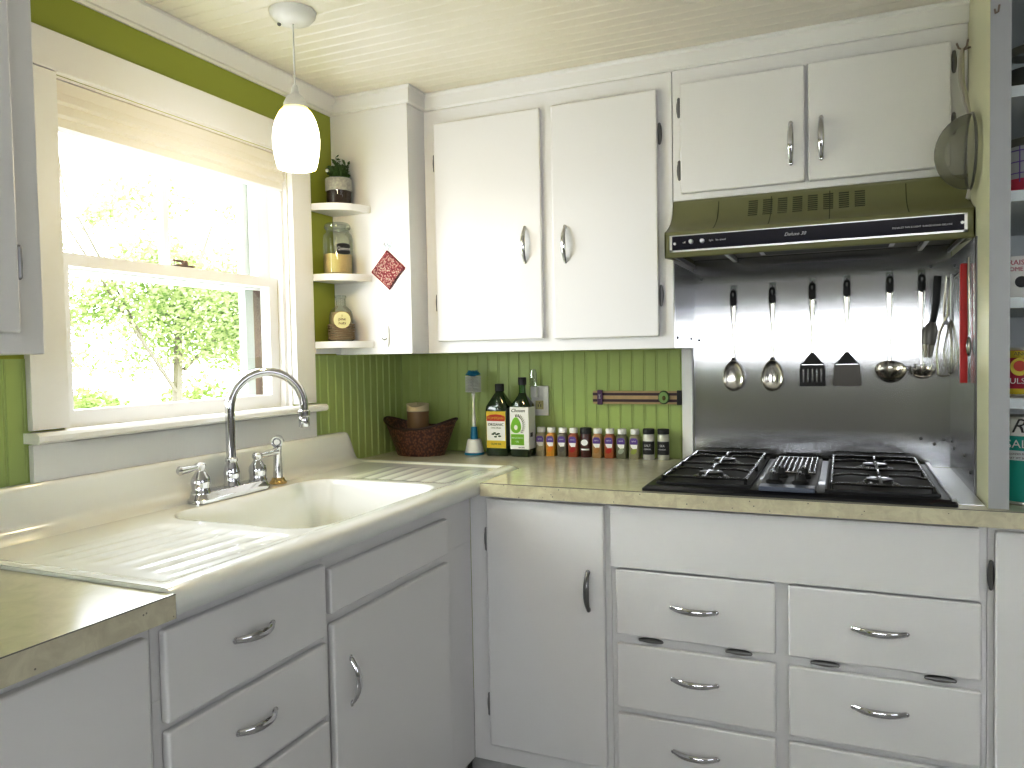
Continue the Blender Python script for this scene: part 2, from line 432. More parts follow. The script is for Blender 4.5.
# main double-door wall cabinet
t = thing('wall_cabinet', 'white two-door wall cabinet above the olive oil bottles and spice jars', 'cabinet', (.71, -.157, 1.283))
MB().box(.3012, -.315, 1.2835, 1.130, -.0005, 2.09, .0015).build('cabinet_body', 'white', t)
d = slab(t, 'door', .345, 1.322, .722, 2.040, -.315)
arch((.667,-.333,1.619), (0,0,1), (0,-1,0)).build('handle', 'chrome', d)
for z in (1.913, 1.451): hinge((.342,-.317,z), (0,-1,0)).build('hinge', 'chromed', d)
d = slab(t, 'door', .759, 1.320, 1.089, 2.040, -.315)
arch((.801,-.333,1.611), (0,0,1), (0,-1,0)).build('handle', 'chrome', d)
for z in (1.913, 1.440): hinge((1.094,-.317,z), (0,-1,0), L=.056).build('hinge', 'chromed', d)
# corner cabinet
t = thing('corner_cabinet', 'plain white corner wall cabinet whose side carries the rounded shelves', 'cabinet', (.15,-.21,1.283))
MB().box(.0005, -.422, 1.2835,    .3006, -.0005, 2.09, .002).build('cabinet_body', 'white', t)
# over-hood cabinet
t = thing('wall_cabinet', 'short white two-door wall cabinet above the green range hood', 'cabinet', (1.505,-.157,1.712))
MB().box(1.1315, -.315, 1.712, 1.878, -.001, 2.09, .0015).build('cabinet_body', 'white', t)
d = slab(t, 'door', 1.156, 1.730, 1.493, 2.044, -.315)
arch((1.457,-.333,1.836), (0,0,1), (0,-1,0)).build('handle', 'chrome', d)
for z in (1.979, 1.799): hinge((1.151,-.317,z), (0,-1,0)).build('hinge', 'chromed', d)
d = slab(t, 'door', 1.501, 1.730, 1.840, 2.046, -.315)
arch((1.534,-.333,1.841), (0,0,1), (0,-1,0)).build('handle', 'chrome', d)
for z in (1.995, 1.84): hinge((1.847,-.317,z), (0,-1,0)).build('hinge', 'chromed', d)
# left wall cabinet (near, cut by the frame)
t = thing('wall_cabinet', 'white wall cabinet left of the window cut off by the picture edge', 'cabinet', (.16,-2.1,1.29))
MB().box(.007, -2.6, 1.288, .33, -1.69, 2.10, .003).build('cabinet_body', 'white', t)
d = MB().box(.3305, -2.13, 1.323, .348, -1.741, 2.06, .005, 3).build('door', 'white', t)
for z in (1.44, 1.93): hinge((.334,-1.735,z), (1,0,0)).build('hinge', 'chromed', d)
d = MB().box(.3305, -2.56, 1.323, .348, -2.15, 2.06, .005, 3).build('door', 'white', t)

# vertical trim strip beside the stainless
tag(MB().box(1.094, -.022, .9145, 1.130, -.001, 1.283, .002).build('trim_3', 'white2'), kind='structure')

# ------------------------------------------------------------------ base cabinets, back run
YF = -.617
t = thing('base_cabinet', 'white base cabinet with one tall door in the corner beside the sink run', 'cabinet', (.8,-.3,0))
MB().box(.5972, YF, .10, 1.017, -.01, .875, .001).build('cabinet_body', 'white', t)
MB().box(.578, YF+.02, 0, 1.017, -.02, .10).build('toe_kick', 'floor', t)
d = slab(t, 'door', .655, .155, 1.002, .868, YF)
arch((.957,-.636,.635), (0,0,1), (0,-1,0), .10).build('handle', 'chromed', d)
for z in (.749,.270): hinge((.650,-.619,z), (0,-1,0), L=.06).build('hinge', 'chromed', d)
t = thing('base_cabinet', 'wide white base cabinet of drawers under the black cooktop', 'cabinet', (1.45,-.3,0))
MB().box(1.0175, YF, .10, 1.879, -.01, .875, .001).build('cabinet_body', 'white', t)
MB().box(1.0175, YF+.02, 0, 1.879, -.02, .10).build('toe_kick', 'floor', t)
MB().box(1.020, -.636, .708, 1.862, YF-.0005, .870, .001).build('fixed_panel', 'white', t)
for x0, x1, hx in ((1.032,1.434,1.237), (1.463,1.868,1.663)):
    for z0, z1, hz in ((.527,.702,.615), (.331,.503,.428), (.135,.315,.239)):
        d = slab(t, 'drawer', x0, z0, x1, z1, YF)
        arch((hx,-.636,hz), (1,0,0), (0,-1,0), .108).build('handle', 'chrome', d)
for x in (1.123,1.345,1.545,1.788): hinge((x,-.622,.517), (0,-1,0), (1,0,0), .058).build('hinge', 'chromed', t)
t = thing('base_cabinet', 'white base cabinet door at the right edge below the open shelves', 'cabinet', (2.2,-.3,0))
MB().box(1.8795, YF, .10, 2.60, -.01, .875, .001).build('cabinet_body', 'white', t)
MB().box(1.8795, YF+.06, 0, 2.60, -.02, .10).build('toe_kick', 'white2', t)
d = slab(t, 'door', 1.893, .155, 2.26, .866, YF)
for z in (.765,.27): hinge((1.886,-.619,z), (0,-1,0), L=.06).build('hinge', 'chromed', d)
# ------------------------------------------------------------------ base cabinets, left run (face +x at .597)
XF = .597
def slabx(parent, name, y0, z0, y1, z1, mat='white'):
    return MB().box(XF+.0005, y0, z0, XF+.018, y1, z1, .005, 3).build(name, mat, parent)
t = thing('base_cabinet', 'white sink base cabinet with one false front and one door', 'cabinet', (.3,-1.0,0))
MB().box(.008, -1.3035, .10, XF, -.6175, .74, .001).build('cabinet_body', 'white', t)
MB().box(XF-.025, -1.3035, .7405, XF, -.6175, .875).build('face_frame', 'white', t)
MB().box(.02, -1.3035, 0, XF-.02, -.63, .10).build('toe_kick', 'floor', t)
slabx(t, 'false_front', -1.297, .742, -.785, .838)
d = slabx(t, 'door', -1.291, .125, -.783, .720)
arch((XF+.018,-1.236,.580), (0,0,1), (1,0,0), .098).build('handle', 'chrome', d)
for z in (.605,.272): hinge((XF+.002,-.778,z), (1,0,0), L=.055).build('hinge', 'chromed', d)
t = thing('base_cabinet', 'white base cabinet of drawers under the left drainboard', 'cabinet', (.3,-1.5,0))
MB().box(.008, -1.7295, .10, XF, -1.304, .74, .001).build('cabinet_body', 'white', t)
MB().box(XF-.025, -1.7295, .7405, XF, -1.304, .875).build('face_frame', 'white', t)
MB().box(.02, -1.7295, 0, XF-.06, -1.304, .10).build('toe_kick', 'white2', t)
for z0, z1 in ((.702,.852), (.538,.689), (.372,.5265), (.155,.36)):
    d = slabx(t, 'drawer', -1.715, z0, -1.311, z1)
    arch((XF+.018,-1.522,z0+.083), (0,1,0), (1,0,0), .092).build('handle', 'chrome', d)
t = thing('base_cabinet', 'white base cabinet under the beige laminate counter at bottom left', 'cabinet', (.3,-2.1,0))
MB().box(.008, -2.6, .10, XF, -1.730, .874, .001).build('cabinet_body', 'white', t)
MB().box(.02, -2.6, 0, XF-.06, -1.730, .10).build('toe_kick', 'white2', t)
slabx(t, 'door', -2.3, .15, -1.745, .852)

# ------------------------------------------------------------------ counters
t = thing('countertop', 'beige laminate countertop on the right holding the cooktop and spice jars', 'counter', (1.3,-.3,.877))
L = [(.008,-.352), (.6455,-.352), (.6455,-.648), (2.60,-.648), (2.60,-.008), (.008,-.008)]
MB().prism(L, 'z', .877, .9138).build('worktop', 'lam', t)
MB().box(.6455, -.6495, .8765, 2.60, -.6483, .9125).build('edge_band', 'lamedge', t)
MB().box(.6455, -.6498, .9126, 2.60, -.6482, .9136).build('seam', 'dline', t)
t = thing('countertop', 'short beige laminate countertop with speckled edge at the lower left corner', 'counter', (.3,-2.1,.875))
MB().box(.008, -2.6, .875, .640, -1.7175, .9138, .001).build('worktop', 'lam', t)
MB().box(.6405, -2.6, .8755, .6418, -1.7172, .9125).build('edge_band', 'lamedge', t)
MB().box(.6402, -2.6, .9126, .6422, -1.7172, .9138).build('seam', 'dline', t)

# ------------------------------------------------------------------ sink
def sst(a, b, x):
    x = max(0, min(1, (x-a)/(b-a))); return x*x*(3-2*x)
SY0, SY1 = -1.7165, -.356
BX0, BX1, BY0, BY1 = .150, .560, -1.29, -.735
def deck_z(x, y):
    z = .921
    rim = min(sst(.60, .575, x), sst(SY0+.015, SY0+.04, y), sst(SY1-.008, SY1-.03, y))
    z -= .006*rim
    # basin
    r = .07; cx, cy = (BX0+BX1)/2, (BY0+BY1)/2; hx, hy = (BX1-BX0)/2, (BY1-BY0)/2
    qx, qy = abs(x-cx)-hx+r, abs(y-cy)-hy+r
    sd = math.hypot(max(qx,0), max(qy,0))+min(max(qx,qy),0)-r
    z -= .165*sst(.012, -.055, sd)
    # drainboards fall to the basin and carry ridges
    for ya, yb in ((-1.655,-1.335), (-.435,-.70)):
        s_ = (y-ya)/(yb-ya)
        if 0 < s_ < 1 and .2 < x < .57:
            wgt = sst(0,.12,s_)*sst(1,.85,s_)*sst(.20,.23,x)*sst(.57,.55,x)
            z -= wgt*(.0045*s_)
            z += wgt*.0035*math.pow(.5+.5*math.cos((x-.22)/.0485*2*PI), 2)*.42
    return z
cols = []
xs = [.078+(.612-.078)*i/110 for i in range(111)]
rows = [SY0+(SY1-SY0)*i/230 for i in range(231)]
b = MB(); grid = []
for y in rows:
    hgt = .100*sst(-.352, -.415, y) if y > -.415 else .100
    row = []
    base = .921
    bs = [(.0035,base+hgt-.004),(.004,base+hgt), (.022,base+hgt), (.029,base+hgt*.97), (.031,base+hgt*.88), (.032,base+hgt*.5), (.035,base+hgt*.22), (.043,base+hgt*.07+.002), (.058,base+.0)]
    for x, z in bs: row.append((x, y, z))
    for x in xs: row.append((x, y, deck_z(x, y)))
    rf = .030
    zf = .921
    for k in range(1, 8):
        a = k*PI/2/7
        row.append((.612+rf*math.sin(a), y, zf-rf*(1-math.cos(a))*.75))
    row.append((.642, y, .880)); row.append((.634, y, .877)); row.append((.60, y, .877))
    grid.append(row)
last = grid[-1]; first = grid[0]
grid = [[(x, y, max(.875, z-.03) if x > .03 else z) for x, y, z in first]]+grid+[[(x, y+.002, min(z, .9150)) for x, y, z in last]]
G = [[b.bm.verts.new(p) for p in r] for r in grid]
for a, c in zip(G, G[1:]):
    for i in range(len(a)-1): b.bm.faces.new((a[i], a[i+1], c[i+1], c[i]))
t = thing('sink', 'white porcelain farmhouse sink with ribbed drainboards under the window', 'sink', (.3,-1.03,.877))
b.build('basin', 'porc', t, ang=70, norm=False)
MB().lathe([(.0001,.0),(.02,.0),(.03,.004),(.042,.004),(.042,.0)], (.36,-1.02,.7545), 24).build('drain', 'chrome', t)

# ------------------------------------------------------------------ faucet
t = thing('faucet', 'chrome two-handle faucet with tall gooseneck spout in front of the window', 'faucet', (.10,-1.02,.921))
fy0, fy1, fx = -1.157, -.905, .10
b = MB().rrect([(0,.030,.134,.028),(.008,.030,.134,.028),(.012,.026,.130,.025),(.022,.024,.126,.023),(.026,.019,.12,.019)], (fx,(fy0+fy1)/2,.9165))
b.build('base_plate', 'chrome', t)
bell = [(.0245,0),(.0245,.006),(.022,.010),(.0225,.022),(.024,.030),(.022,.042),(.015,.052),(.0105,.058),(.0105,.062),(.014,.067),(.014,.075),(.009,.080),(.0001,.081)]
for y, dr in ((-1.133, Vector((-.02,-1,-.03))), (-.929, Vector((.25,1,.12)))):
    h = MB().lathe(bell, (fx,y,.9365), 20).build('handle', 'chrome', t)
    dr = dr.normalized(); p = Vector((fx,y,1.006))
    MB().tube([p+dr*.008, p+dr*.02, p+dr*.04, p+dr*.055, p+dr*.064, p+dr*.070], [.0065,.007,.0095,.010,.0115,.006], 12).build('lever', 'chrome', h)
b = MB().lathe([(.022,0),(.022,.008),(.019,.012),(.020,.03),(.021,.04),(.017,.056),(.014,.066),(.0165,.070),(.0165,.076),(.0125,.080)], (fx,-1.026,.9365), 20)
pts = [Vector((fx,-1.026,.98)), Vector((fx,-1.026,1.05)), Vector((fx,-1.026,1.12))]
ex, ey = .115, .158                                   # spout swings over the basin
R_ = math.hypot(ex, ey)/2; dx, dy = ex/(2*R_), ey/(2*R_)
for i in range(19):
    a = PI*i/18
    u = R_*(1-math.cos(a)); z = 1.142+R_*math.sin(a)*1.0
    pts.append(Vector((fx+dx*u, -1.026+dy*u, z)))
end = pts[-1]; pts.append(end-Vector((0,0,.012)))
b.tube(pts, .0123, 14)
b.lathe([(.0125,-.010),(.0165,-.014),(.0165,-.026),(.013,-.030),(.0145,-.034),(.0145,-.055),(.012,-.058),(.0001,-.058)], (end.x,end.y,end.z), 16)
b.build('spout', 'chrome', t)
t = thing('side_sprayer', 'chrome pull-out side sprayer in a brass collar beside the faucet', 'sprayer', (.09,-.835,.917))
MB().lathe([(.024,0),(.025,.004),(.019,.010),(.017,.016),(.012,.018)], (.09,-.835,.9155), 20).build('collar', 'brass', t)
b = MB().tube([(.09,-.835,.93),(.09,-.835,.96),(.09,-.835,1.0),(.092,-.836,1.03),(.098,-.838,1.042)], [.014,.0125,.011,.0125,.017], 14)
b.tube([(.088,-.828,1.040),(.104,-.852,1.037)], [.0155,.017], 16)
h = b.build('sprayer_head', 'chrome', t)
MB().tube([(.104,-.852,1.037),(.1048,-.8533,1.0369)], [.0125,.0125], 16).build('nozzle', 'chromed', h)
MB().tube([(.1048,-.8533,1.0369),(.1054,-.8542,1.0368)], [.008,.008], 16).build('nozzle_centre', 'chrome', h)

# ------------------------------------------------------------------ stainless splash panels
t = thing('steel_backsplash', 'brushed stainless splash panels screwed around the cooktop niche', 'backsplash', (1.5,-.003,.93))
MB().box(1.131, -.003, .916, 1.8785, -.0005, 1.60).build('back_sheet', 'steel', t)
MB().box(1.8765, -.452, .916, 1.8789, -.0035, 1.533).build('side_sheet', 'steel', t)
MB().box(1.1308, -.312, 1.285, 1.1332, -.0035, 1.533).build('side_sheet', 'steel', t)
MB().box(1.8765, -.470, .916, 1.879, -.452, 1.533).build('edge_strip', 'chromed', t)
MB().box(1.826, -.600, .9145, 1.8762, -.008, .9162).build('counter_sheet', 'alum', t)
for x, z in ((1.80,1.0),(1.835,.985),(1.86,.999),(1.16,1.51),(1.825,1.51),(1.15,1.31)):
    MB().ell((x,-.0045,z), .005,.003,.005, 10, 6).build('screw', 'chromed', t)
for y, z in ((-.10,.985),(-.05,1.0),(-.30,.99),(-.30,1.45),(-.1,1.5),(-.40,.96)):
    MB().ell((1.875,y,z), .003,.005,.005, 10, 6).build('screw', 'chromed', t)
for y in (-.28,-.06):
    MB().ell((1.1345,y,1.315), .003,.005,.005, 10, 6).build('screw', 'chromed', t)

# ------------------------------------------------------------------ range hood
HX0, HX1 = 1.1315, 1.878
t = thing('range_hood', 'avocado green range hood with black control strip above the cooktop', 'range hood', (1.505,-.2,1.53))
cur = [(-.3165,1.7105),(-.319,1.700),(-.323,1.688),(-.330,1.672),(-.342,1.655),(-.360,1.640),(-.385,1.626),(-.410,1.615),(-.430,1.608),(-.440,1.604),(-.442,1.598)]
inner = [(-.432,1.540),(-.432,1.595),(-.30,1.63),(-.30,1.69)]
b = MB()
outer = cur+[(-.442,1.538),(-.438,1.534),(-.428,1.534),(-.428,1.594),(-.375,1.615),(-.3345,1.648),(-.3165,1.69)]
b.prism(outer, 'x', HX0, HX1)
side = cur+[(-.442,1.538),(-.438,1.534),(-.006,1.560),(-.006,1.7105)]
b.prism(side, 'x', HX0, HX0+.004); b.prism(side, 'x', HX1-.004, HX1)
b.box(HX0, -.318, 1.7005, HX1, -.006, 1.7105)
b.build('canopy', 'olive', t, ang=50)
# seams
for x in (1.262, 1.405, 1.555, 1.738):
    pr = [(y-.0012, z+.0004) for y, z in cur[1:9]]+[(y+.002, z-.002) for y, z in cur[1:9]][::-1]
    MB().prism(pr, 'x', x-.0012, x+.0012).build('crease', 'olived', t)
b = MB()                                                    # inner liner
b.box(HX0+.005, -.425, 1.572, HX1-.005, -.010, 1.576)
b.build('liner', 'darksteel', t)
b = MB().box(1.36, -.38, 1.560, 1.72, -.14, 1.571, .002)
b.build('grease_filter', 'alum', t)
MB().box(1.375, -.365, 1.558, 1.705, -.155, 1.5605).build('filter_mesh', 'blackm', t)
MB().box(1.57, -.415, 1.562, 1.74, -.386, 1.571, .002).build('light_lens', 'plastic', t)
for x in (1.27, 1.795): MB().box(x-.006, -.42, 1.557, x+.006, -.02, 1.571, .001).build('filter_rail', 'alum', t)
for x in (HX0+.005, HX1-.013): MB().box(x, -.425, 1.545, x+.006, -.02, 1.557).build('lower_lip', 'alum', t)
# control strip
b = MB()
x0, x1, z0, z1 = 1.146, 1.862, 1.548, 1.594
b.box(x0, -.4455, z0, x1, -.442, z0+.005).box(x0, -.4455, z1-.003, x1, -.442, z1).box(x0, -.4455, z0, x0+.007, -.442, z1).box(x1-.007, -.4455, z0, x1, -.442, z1)
b.build('strip_frame', 'alum', t)
cs = MB().box(x0+.007, -.444, z0+.005, x1-.007, -.4421, z1-.003).build('control_strip', 'navy', t)
for x in (1.205, 1.235): MB().cyl((x,-.444,1.574), (x,-.455,1.574), .0065, .0055, 14).build('knob', 'alum', t)
for x in (1.16, 1.851): MB().cyl((x,-.444,1.571), (x,-.4465,1.571), .004, .004, 10).build('screw', 'alum', t)
text('model_lettering', 'Deluxe 30', .0125, (1.472,-.4445,1.574), RX90, 'text_w', cs, shear=.4)
text('small_lettering', 'off', .007, (1.186,-.4445,1.573), RX90, 'text_w', cs)
text('small_lettering', 'light   fan speed', .007, (1.275,-.4445,1.574), RX90, 'text_w', cs)
text('small_lettering', 'EXHAUST FAN & LIGHT  RANGE HOOD DELUXE', .006, (1.765,-.4445,1.569), RX90, 'text_w', cs)
# louvres
def ycur(z):
    for (ya, za), (yb, zb) in zip(cur, cur[1:]):
        if zb <= z <= za: return ya+(yb-ya)*(za-z)/(za-zb)
    return cur[0][0]
for k in range(8):
    xc = 1.357+k*.0388
    b = MB()
    for q in range(8):
        z = 1.691-q*.0062
        b.box(xc-.0125, ycur(z)-.0015, z-.0019, xc+.0125, ycur(z)+.003, z+.0019)
    b.build('vent_louvre', 'olived', t)

# ------------------------------------------------------------------ cooktop
CX0, CX1, CY0, CY1, CT = 1.106, 1.822, -.638, -.030, .9145
t = thing('cooktop', 'black gas cooktop with four burners and a centre grill vent', 'cooktop', (1.464,-.33,CT))
b = MB()
pr = [(CX0,CT),(CX0,CT+.006),(CX0+.012,CT+.014)]
b.rrect([(0,(CX1-CX0)/2,(CY1-CY0)/2,.006),(.006,(CX1-CX0)/2,(CY1-CY0)/2,.006),(.014,(CX1-CX0)/2-.010,(CY1-CY0)/2-.010,.006)], ((CX0+CX1)/2,(CY0+CY1)/2,CT), 2)
b.build('frame', 'black', t)
MB().box(CX1-.013, CY0+.004, CT+.012, CX1-.003, CY1, CT+.0185, .001).build('side_trim', 'alum', t)
CTT = CT+.014
def bay(xa, xb):
    ya, yb = CY0+.045, CY1-.02
    b = MB()
    b.box(xa, ya, CTT+.0002, xb, yb, CTT+.001)
    b.box(xa-.006, ya-.006, CTT, xb+.006, ya, CTT+.007, .001).box(xa-.006, yb, CTT, xb+.006, yb+.006, CTT+.007, .001)
    b.box(xa-.006, ya, CTT, xa, yb, CTT+.007, .001).box(xb, ya, CTT, xb+.006, yb, CTT+.007, .001)
    b.build('burner_pan', 'blackm', t)
    ym = (ya+yb)/2; xm = (xa+xb)/2
    g = MB(); zg = CTT+.019
    g.tube([(xa+.008,ya+.008,zg),(xb-.008,ya+.008,zg)], .0035, 6).tube([(xa+.008,yb-.008,zg),(xb-.008,yb-.008,zg)], .0035, 6)
    g.tube([(xa+.008,ya+.008,zg),(xa+.008,yb-.008,zg)], .0035, 6).tube([(xb-.008,ya+.008,zg),(xb-.008,yb-.008,zg)], .0035, 6)
    g.tube([(xa+.008,ym,zg),(xb-.008,ym,zg)], .0035, 6)
    for x, y in ((xa+.008,ya+.008),(xb-.008,ya+.008),(xa+.008,yb-.008),(xb-.008,yb-.008),(xa+.008,ym),(xb-.008,ym)):
        g.tube([(x,y,CTT+.001),(x,y,zg+.002)], .004, 6)
    for yc in ((ya+ym)/2, (ym+yb)/2):
        br = MB().lathe([(.045,0),(.048,.003),(.040,.006),(.034,.007),(.033,.010),(.0001,.010)], (xm,yc,CTT+.001), 24).build('burner', 'iron', t)
        MB().lathe([(.031,0),(.033,.002),(.030,.005),(.0001,.006)], (xm,yc,CTT+.0112), 20).build('burner_cap', 'black', br)
        hy = (ym-ya)/2
        for sx, sy in ((1,0),(-1,0),(0,1),(0,-1)):
            ex_ = (xb-.008-xm) if sx else 0; ey_ = hy-.008 if sy else 0
            p0 = Vector((xm+sx*ex_, yc+sy*ey_, zg)); p1 = Vector((xm+sx*.022, yc+sy*.022, zg+.004)); 
            g.tube([p0, (p0+p1)/2+Vector((0,0,.004)), p1], .0035, 6)
    g.build('grate', 'iron', t)
bay(1.142, 1.368); bay(1.552, 1.786)
b = MB().box(1.392, CY0+.012, CTT, 1.528, CY1-.012, CTT+.006, .002)
b.build('vent_surround', 'slate', t)
MB().box(1.400, -.372, CTT+.006, 1.520, CY1-.02, CTT+.0065).build('vent_well', 'blackm', t)
b = MB()
for k in range(9):
    x = 1.405+k*.0137
    b.tube([(x,-.368,CTT+.010),(x,-.20,CTT+.0125),(x,CY1-.025,CTT+.010)], .0028, 6)
for y in (-.368, CY1-.025): b.tube([(1.402,y,CTT+.009),(1.518,y,CTT+.009)], .003, 6)
b.build('vent_grille', 'grille', t)
MB().box(1.396, CY0+.004, CTT+.0005, 1.524, CY0+.05, CTT+.012, .002).build('front_plate', 'slatel', t)
for x, y in ((1.432,-.44),(1.490,-.44),(1.425,-.54),(1.487,-.54)):
    k_ = MB().lathe([(.020,0),(.020,.006),(.013,.010),(.012,.022),(.010,.026),(.0001,.026)], (x,y,CTT+.0065), 18).build('knob', 'blackm', t)
    MB().box(x-.003, y-.014, CTT+.03, x+.003, y+.014, CTT+.037, .0015).build('knob_grip', 'black', k_)

# ------------------------------------------------------------------ hanging utensils
HOLD = iter(['the solid spoon', 'the slotted spoon', 'the slotted turner', 'the solid black turner', 'the ladle', 'the pasta server'])
def hook_clear(x, z, y=-.003):
    t = thing('adhesive_hook', 'clear plastic adhesive hook on the steel panel holding ' + next(HOLD), 'hook', (x,y,z), 'clear hooks on the steel panel')
    MB().box(x-.010, y-.004, z-.004, x+.010, y-.0002, z+.030, .002).build('hook_plate', 'clearpl', t)
    MB().tube([(x,y-.004,z+.018),(x,y-.010,z+.004),(x,y-.012,z-.004),(x,y-.018,z-.004),(x,y-.019,z+.004)], .003, 8).build('hook_arm', 'chromed', t)
def handle(t, x, ztop, zneck, hang_y=-.015):
    # black hanging end with slot, then tapering steel shaft
    b = MB(); zt = ztop
    ring = []
    for i in range(25):
        a = PI/2+2*PI*i/24
        ring.append((x+.006*math.cos(a), hang_y, zt-.014+.012*math.sin(a)))
    b.tube(ring, .0045, 8, cap=False)
    b.tube([(x,hang_y,zt-.024),(x,hang_y,zt-.04),(x,hang_y,zt-.058)], [.0105,.010,.0075], 10, flat=(1,.5))
    b.build('handle_grip', 'blackm', t)
    MB().tube([(x,hang_y,zt-.048),(x,hang_y,zt-.09),(x,hang_y,zt-.14),(x,hang_y-.002,zneck)], [.0095,.0075,.0048,.0045], 10, flat=(1,.45)).build('shaft', 'usteel', t)
def blade(pts_xz, y, th, name, mat, t, holes=None):
    b = MB().loops([[(x, y-th/2, z) for x, z in pts_xz], [(x, y+th/2, z) for x, z in pts_xz]], True, True)
    return b.build(name, mat, t)
ZT = 1.478
UT = [(1.261,1.467),(1.381,1.471),(1.499,1.478),(1.598,1.482),(1.716,1.487),(1.801,1.487)]
def spoonbowl(cx, cz, w_, h_, d, y, name, mat, t, ry=0):
    b = MB(); n = 20; m = 7; rings = []
    for j in range(m+1):
        s_ = j/m; f = max(.001, math.sin(s_*PI/2)); dep = d*(1-s_*s_)
        ring = []
        for k in range(n):
            a = 2*PI*k/n
            zz = math.sin(a)*h_*f; zz *= 1
            ww = w_*f*(1-.18*math.sin(a))
            ring.append((cx+math.cos(a)*ww, y+dep, cz+zz))
        rings.append(ring)
    rim = [(p[0], p[1]-.0015, p[2]) for p in rings[-1]]
    inn = [[(cx+(p[0]-cx)*.97, p[1]-.0018, cz+(p[2]-cz)*.97) for p in r] for r in rings]
    b.loops(rings+[rim]+inn[::-1], True, False)
    return b.build(name, mat, t, ang=60)
x, zt = UT[0]; hook_clear(x, zt-.012)
t = thing('serving_spoon', 'solid steel serving spoon, leftmost utensil hanging on the steel panel', 'spoon', (x,-.02,1.15))
handle(t, x, zt, 1.245); spoonbowl(x, 1.192, .034, .050, .012, -.024, 'bowl', 'usteel', t)
MB().tube([(x,-.018,1.25),(x,-.022,1.232)], [.0045,.010], 10, flat=(1,.3)).build('neck', 'blackm', t)
x, zt = UT[1]; hook_clear(x, zt-.012)
t = thing('serving_spoon', 'steel serving spoon with drainage slots, second utensil from the left', 'spoon', (x,-.02,1.15))
handle(t, x, zt, 1.245); sp = spoonbowl(x, 1.192, .034, .050, .012, -.024, 'bowl', 'usteel', t)
MB().tube([(x,-.018,1.25),(x,-.022,1.232)], [.0045,.010], 10, flat=(1,.3)).build('neck', 'blackm', t)
b = MB()
for q in (-.014, 0, .014): b.box(x+q-.002, -.0165, 1.170, x+q+.002, -.0135, 1.195, .0005)
b.build('slots', 'darksteel', sp)
def turner(x, zt, slotted, label):
    hook_clear(x, zt-.012)
    t = thing('turner', label, 'turner', (x,-.02,1.15))
    handle(t, x, zt, 1.24)
    b = MB().loops([[(x+s_*.0045, -.018-.002+q, 1.262) for s_, q in ((-1,0),(1,0),(1,.003),(-1,.003))],
                    [(x+s_*.022, -.022+q, 1.238) for s_, q in ((-1,0),(1,0),(1,.002),(-1,.002))],
                    [(x+s_*.035, -.024+q, 1.226) for s_, q in ((-1,0),(1,0),(1,.002),(-1,.002))]], True, True)
    b.build('shoulder', 'blackm', t)
    if slotted:
        b = MB(); y = -.024
        xs_ = [-.037,-.0285,-.0235,-.0155,-.0105,-.0025,.0025,.0105,.0155,.0235,.0285,.037]
        for i in range(0, 12, 2): b.box(x+xs_[i], y, 1.170, x+xs_[i+1], y+.002, 1.212)
        b.box(x-.035, y, 1.212, x+.035, y+.002, 1.226).box(x-.038, y, 1.158, x+.038, y+.002, 1.170, .0008)
    else:
        b = MB().loops([[(x+s_*w_, -.024, z) for s_ in (-1,1)]+[(x+s_*w_, -.022, z) for s_ in (1,-1)] for w_, z in ((.035,1.226),(.038,1.19),(.040,1.166),(.036,1.158))], True, True)
    b.build('blade', 'blackm' if slotted else 'turner', t)
    MB().box(x-.032, -.0255, 1.224, x+.032, -.0235, 1.2265).build('rim_line', 'alum', t)
turner(*UT[2], True, 'black slotted turner hanging on the steel panel')
turner(*UT[3], False, 'solid black turner hanging between the slotted turner and the ladle')
x, zt = UT[4]; hook_clear(x, zt-.012)
t = thing('ladle', 'steel soup ladle hanging on the steel panel', 'ladle', (x,-.04,1.18))
handle(t, x, zt, 1.225)
b = MB(); prof = [(.0001,-.036),(.016,-.034),(.030,-.026),(.039,-.014),(.043,0),(.0415,0),(.037,-.013),(.028,-.024),(.0001,-.033)]
b.lathe(prof, (0,0,0), 28); b.xf(Matrix.Translation((x,-.055,1.208)) @ Matrix.Rotation(math.radians(38),4,'X')); b.build('bowl', 'usteel', t, ang=60)
x, zt = UT[5]; hook_clear(x, zt-.012)
t = thing('pasta_server', 'steel toothed pasta server hanging right of the ladle', 'pasta server', (x,-.04,1.18))
handle(t, x, zt, 1.225)
b = MB(); prof = [(.0001,-.030),(.014,-.028),(.024,-.021),(.029,-.012),(.0275,-.010),(.022,-.019),(.0001,-.028)]
b.lathe(prof, (x,-.036,1.212), 20)
for k in range(9):
    a = 2*PI*k/9
    b.tube([(x+.028*math.cos(a),-.036+.022*math.sin(a),1.198),(x+.034*math.cos(a),-.036+.027*math.sin(a),1.214)], [.0045,.002], 6)
b.xf(Matrix.Translation((x,-.040,1.205)) @ Matrix.Rotation(math.radians(30),4,'X') @ Matrix.Translation((-x,.036,-1.205))); b.build('toothed_bowl', 'usteel', t, ang=60)
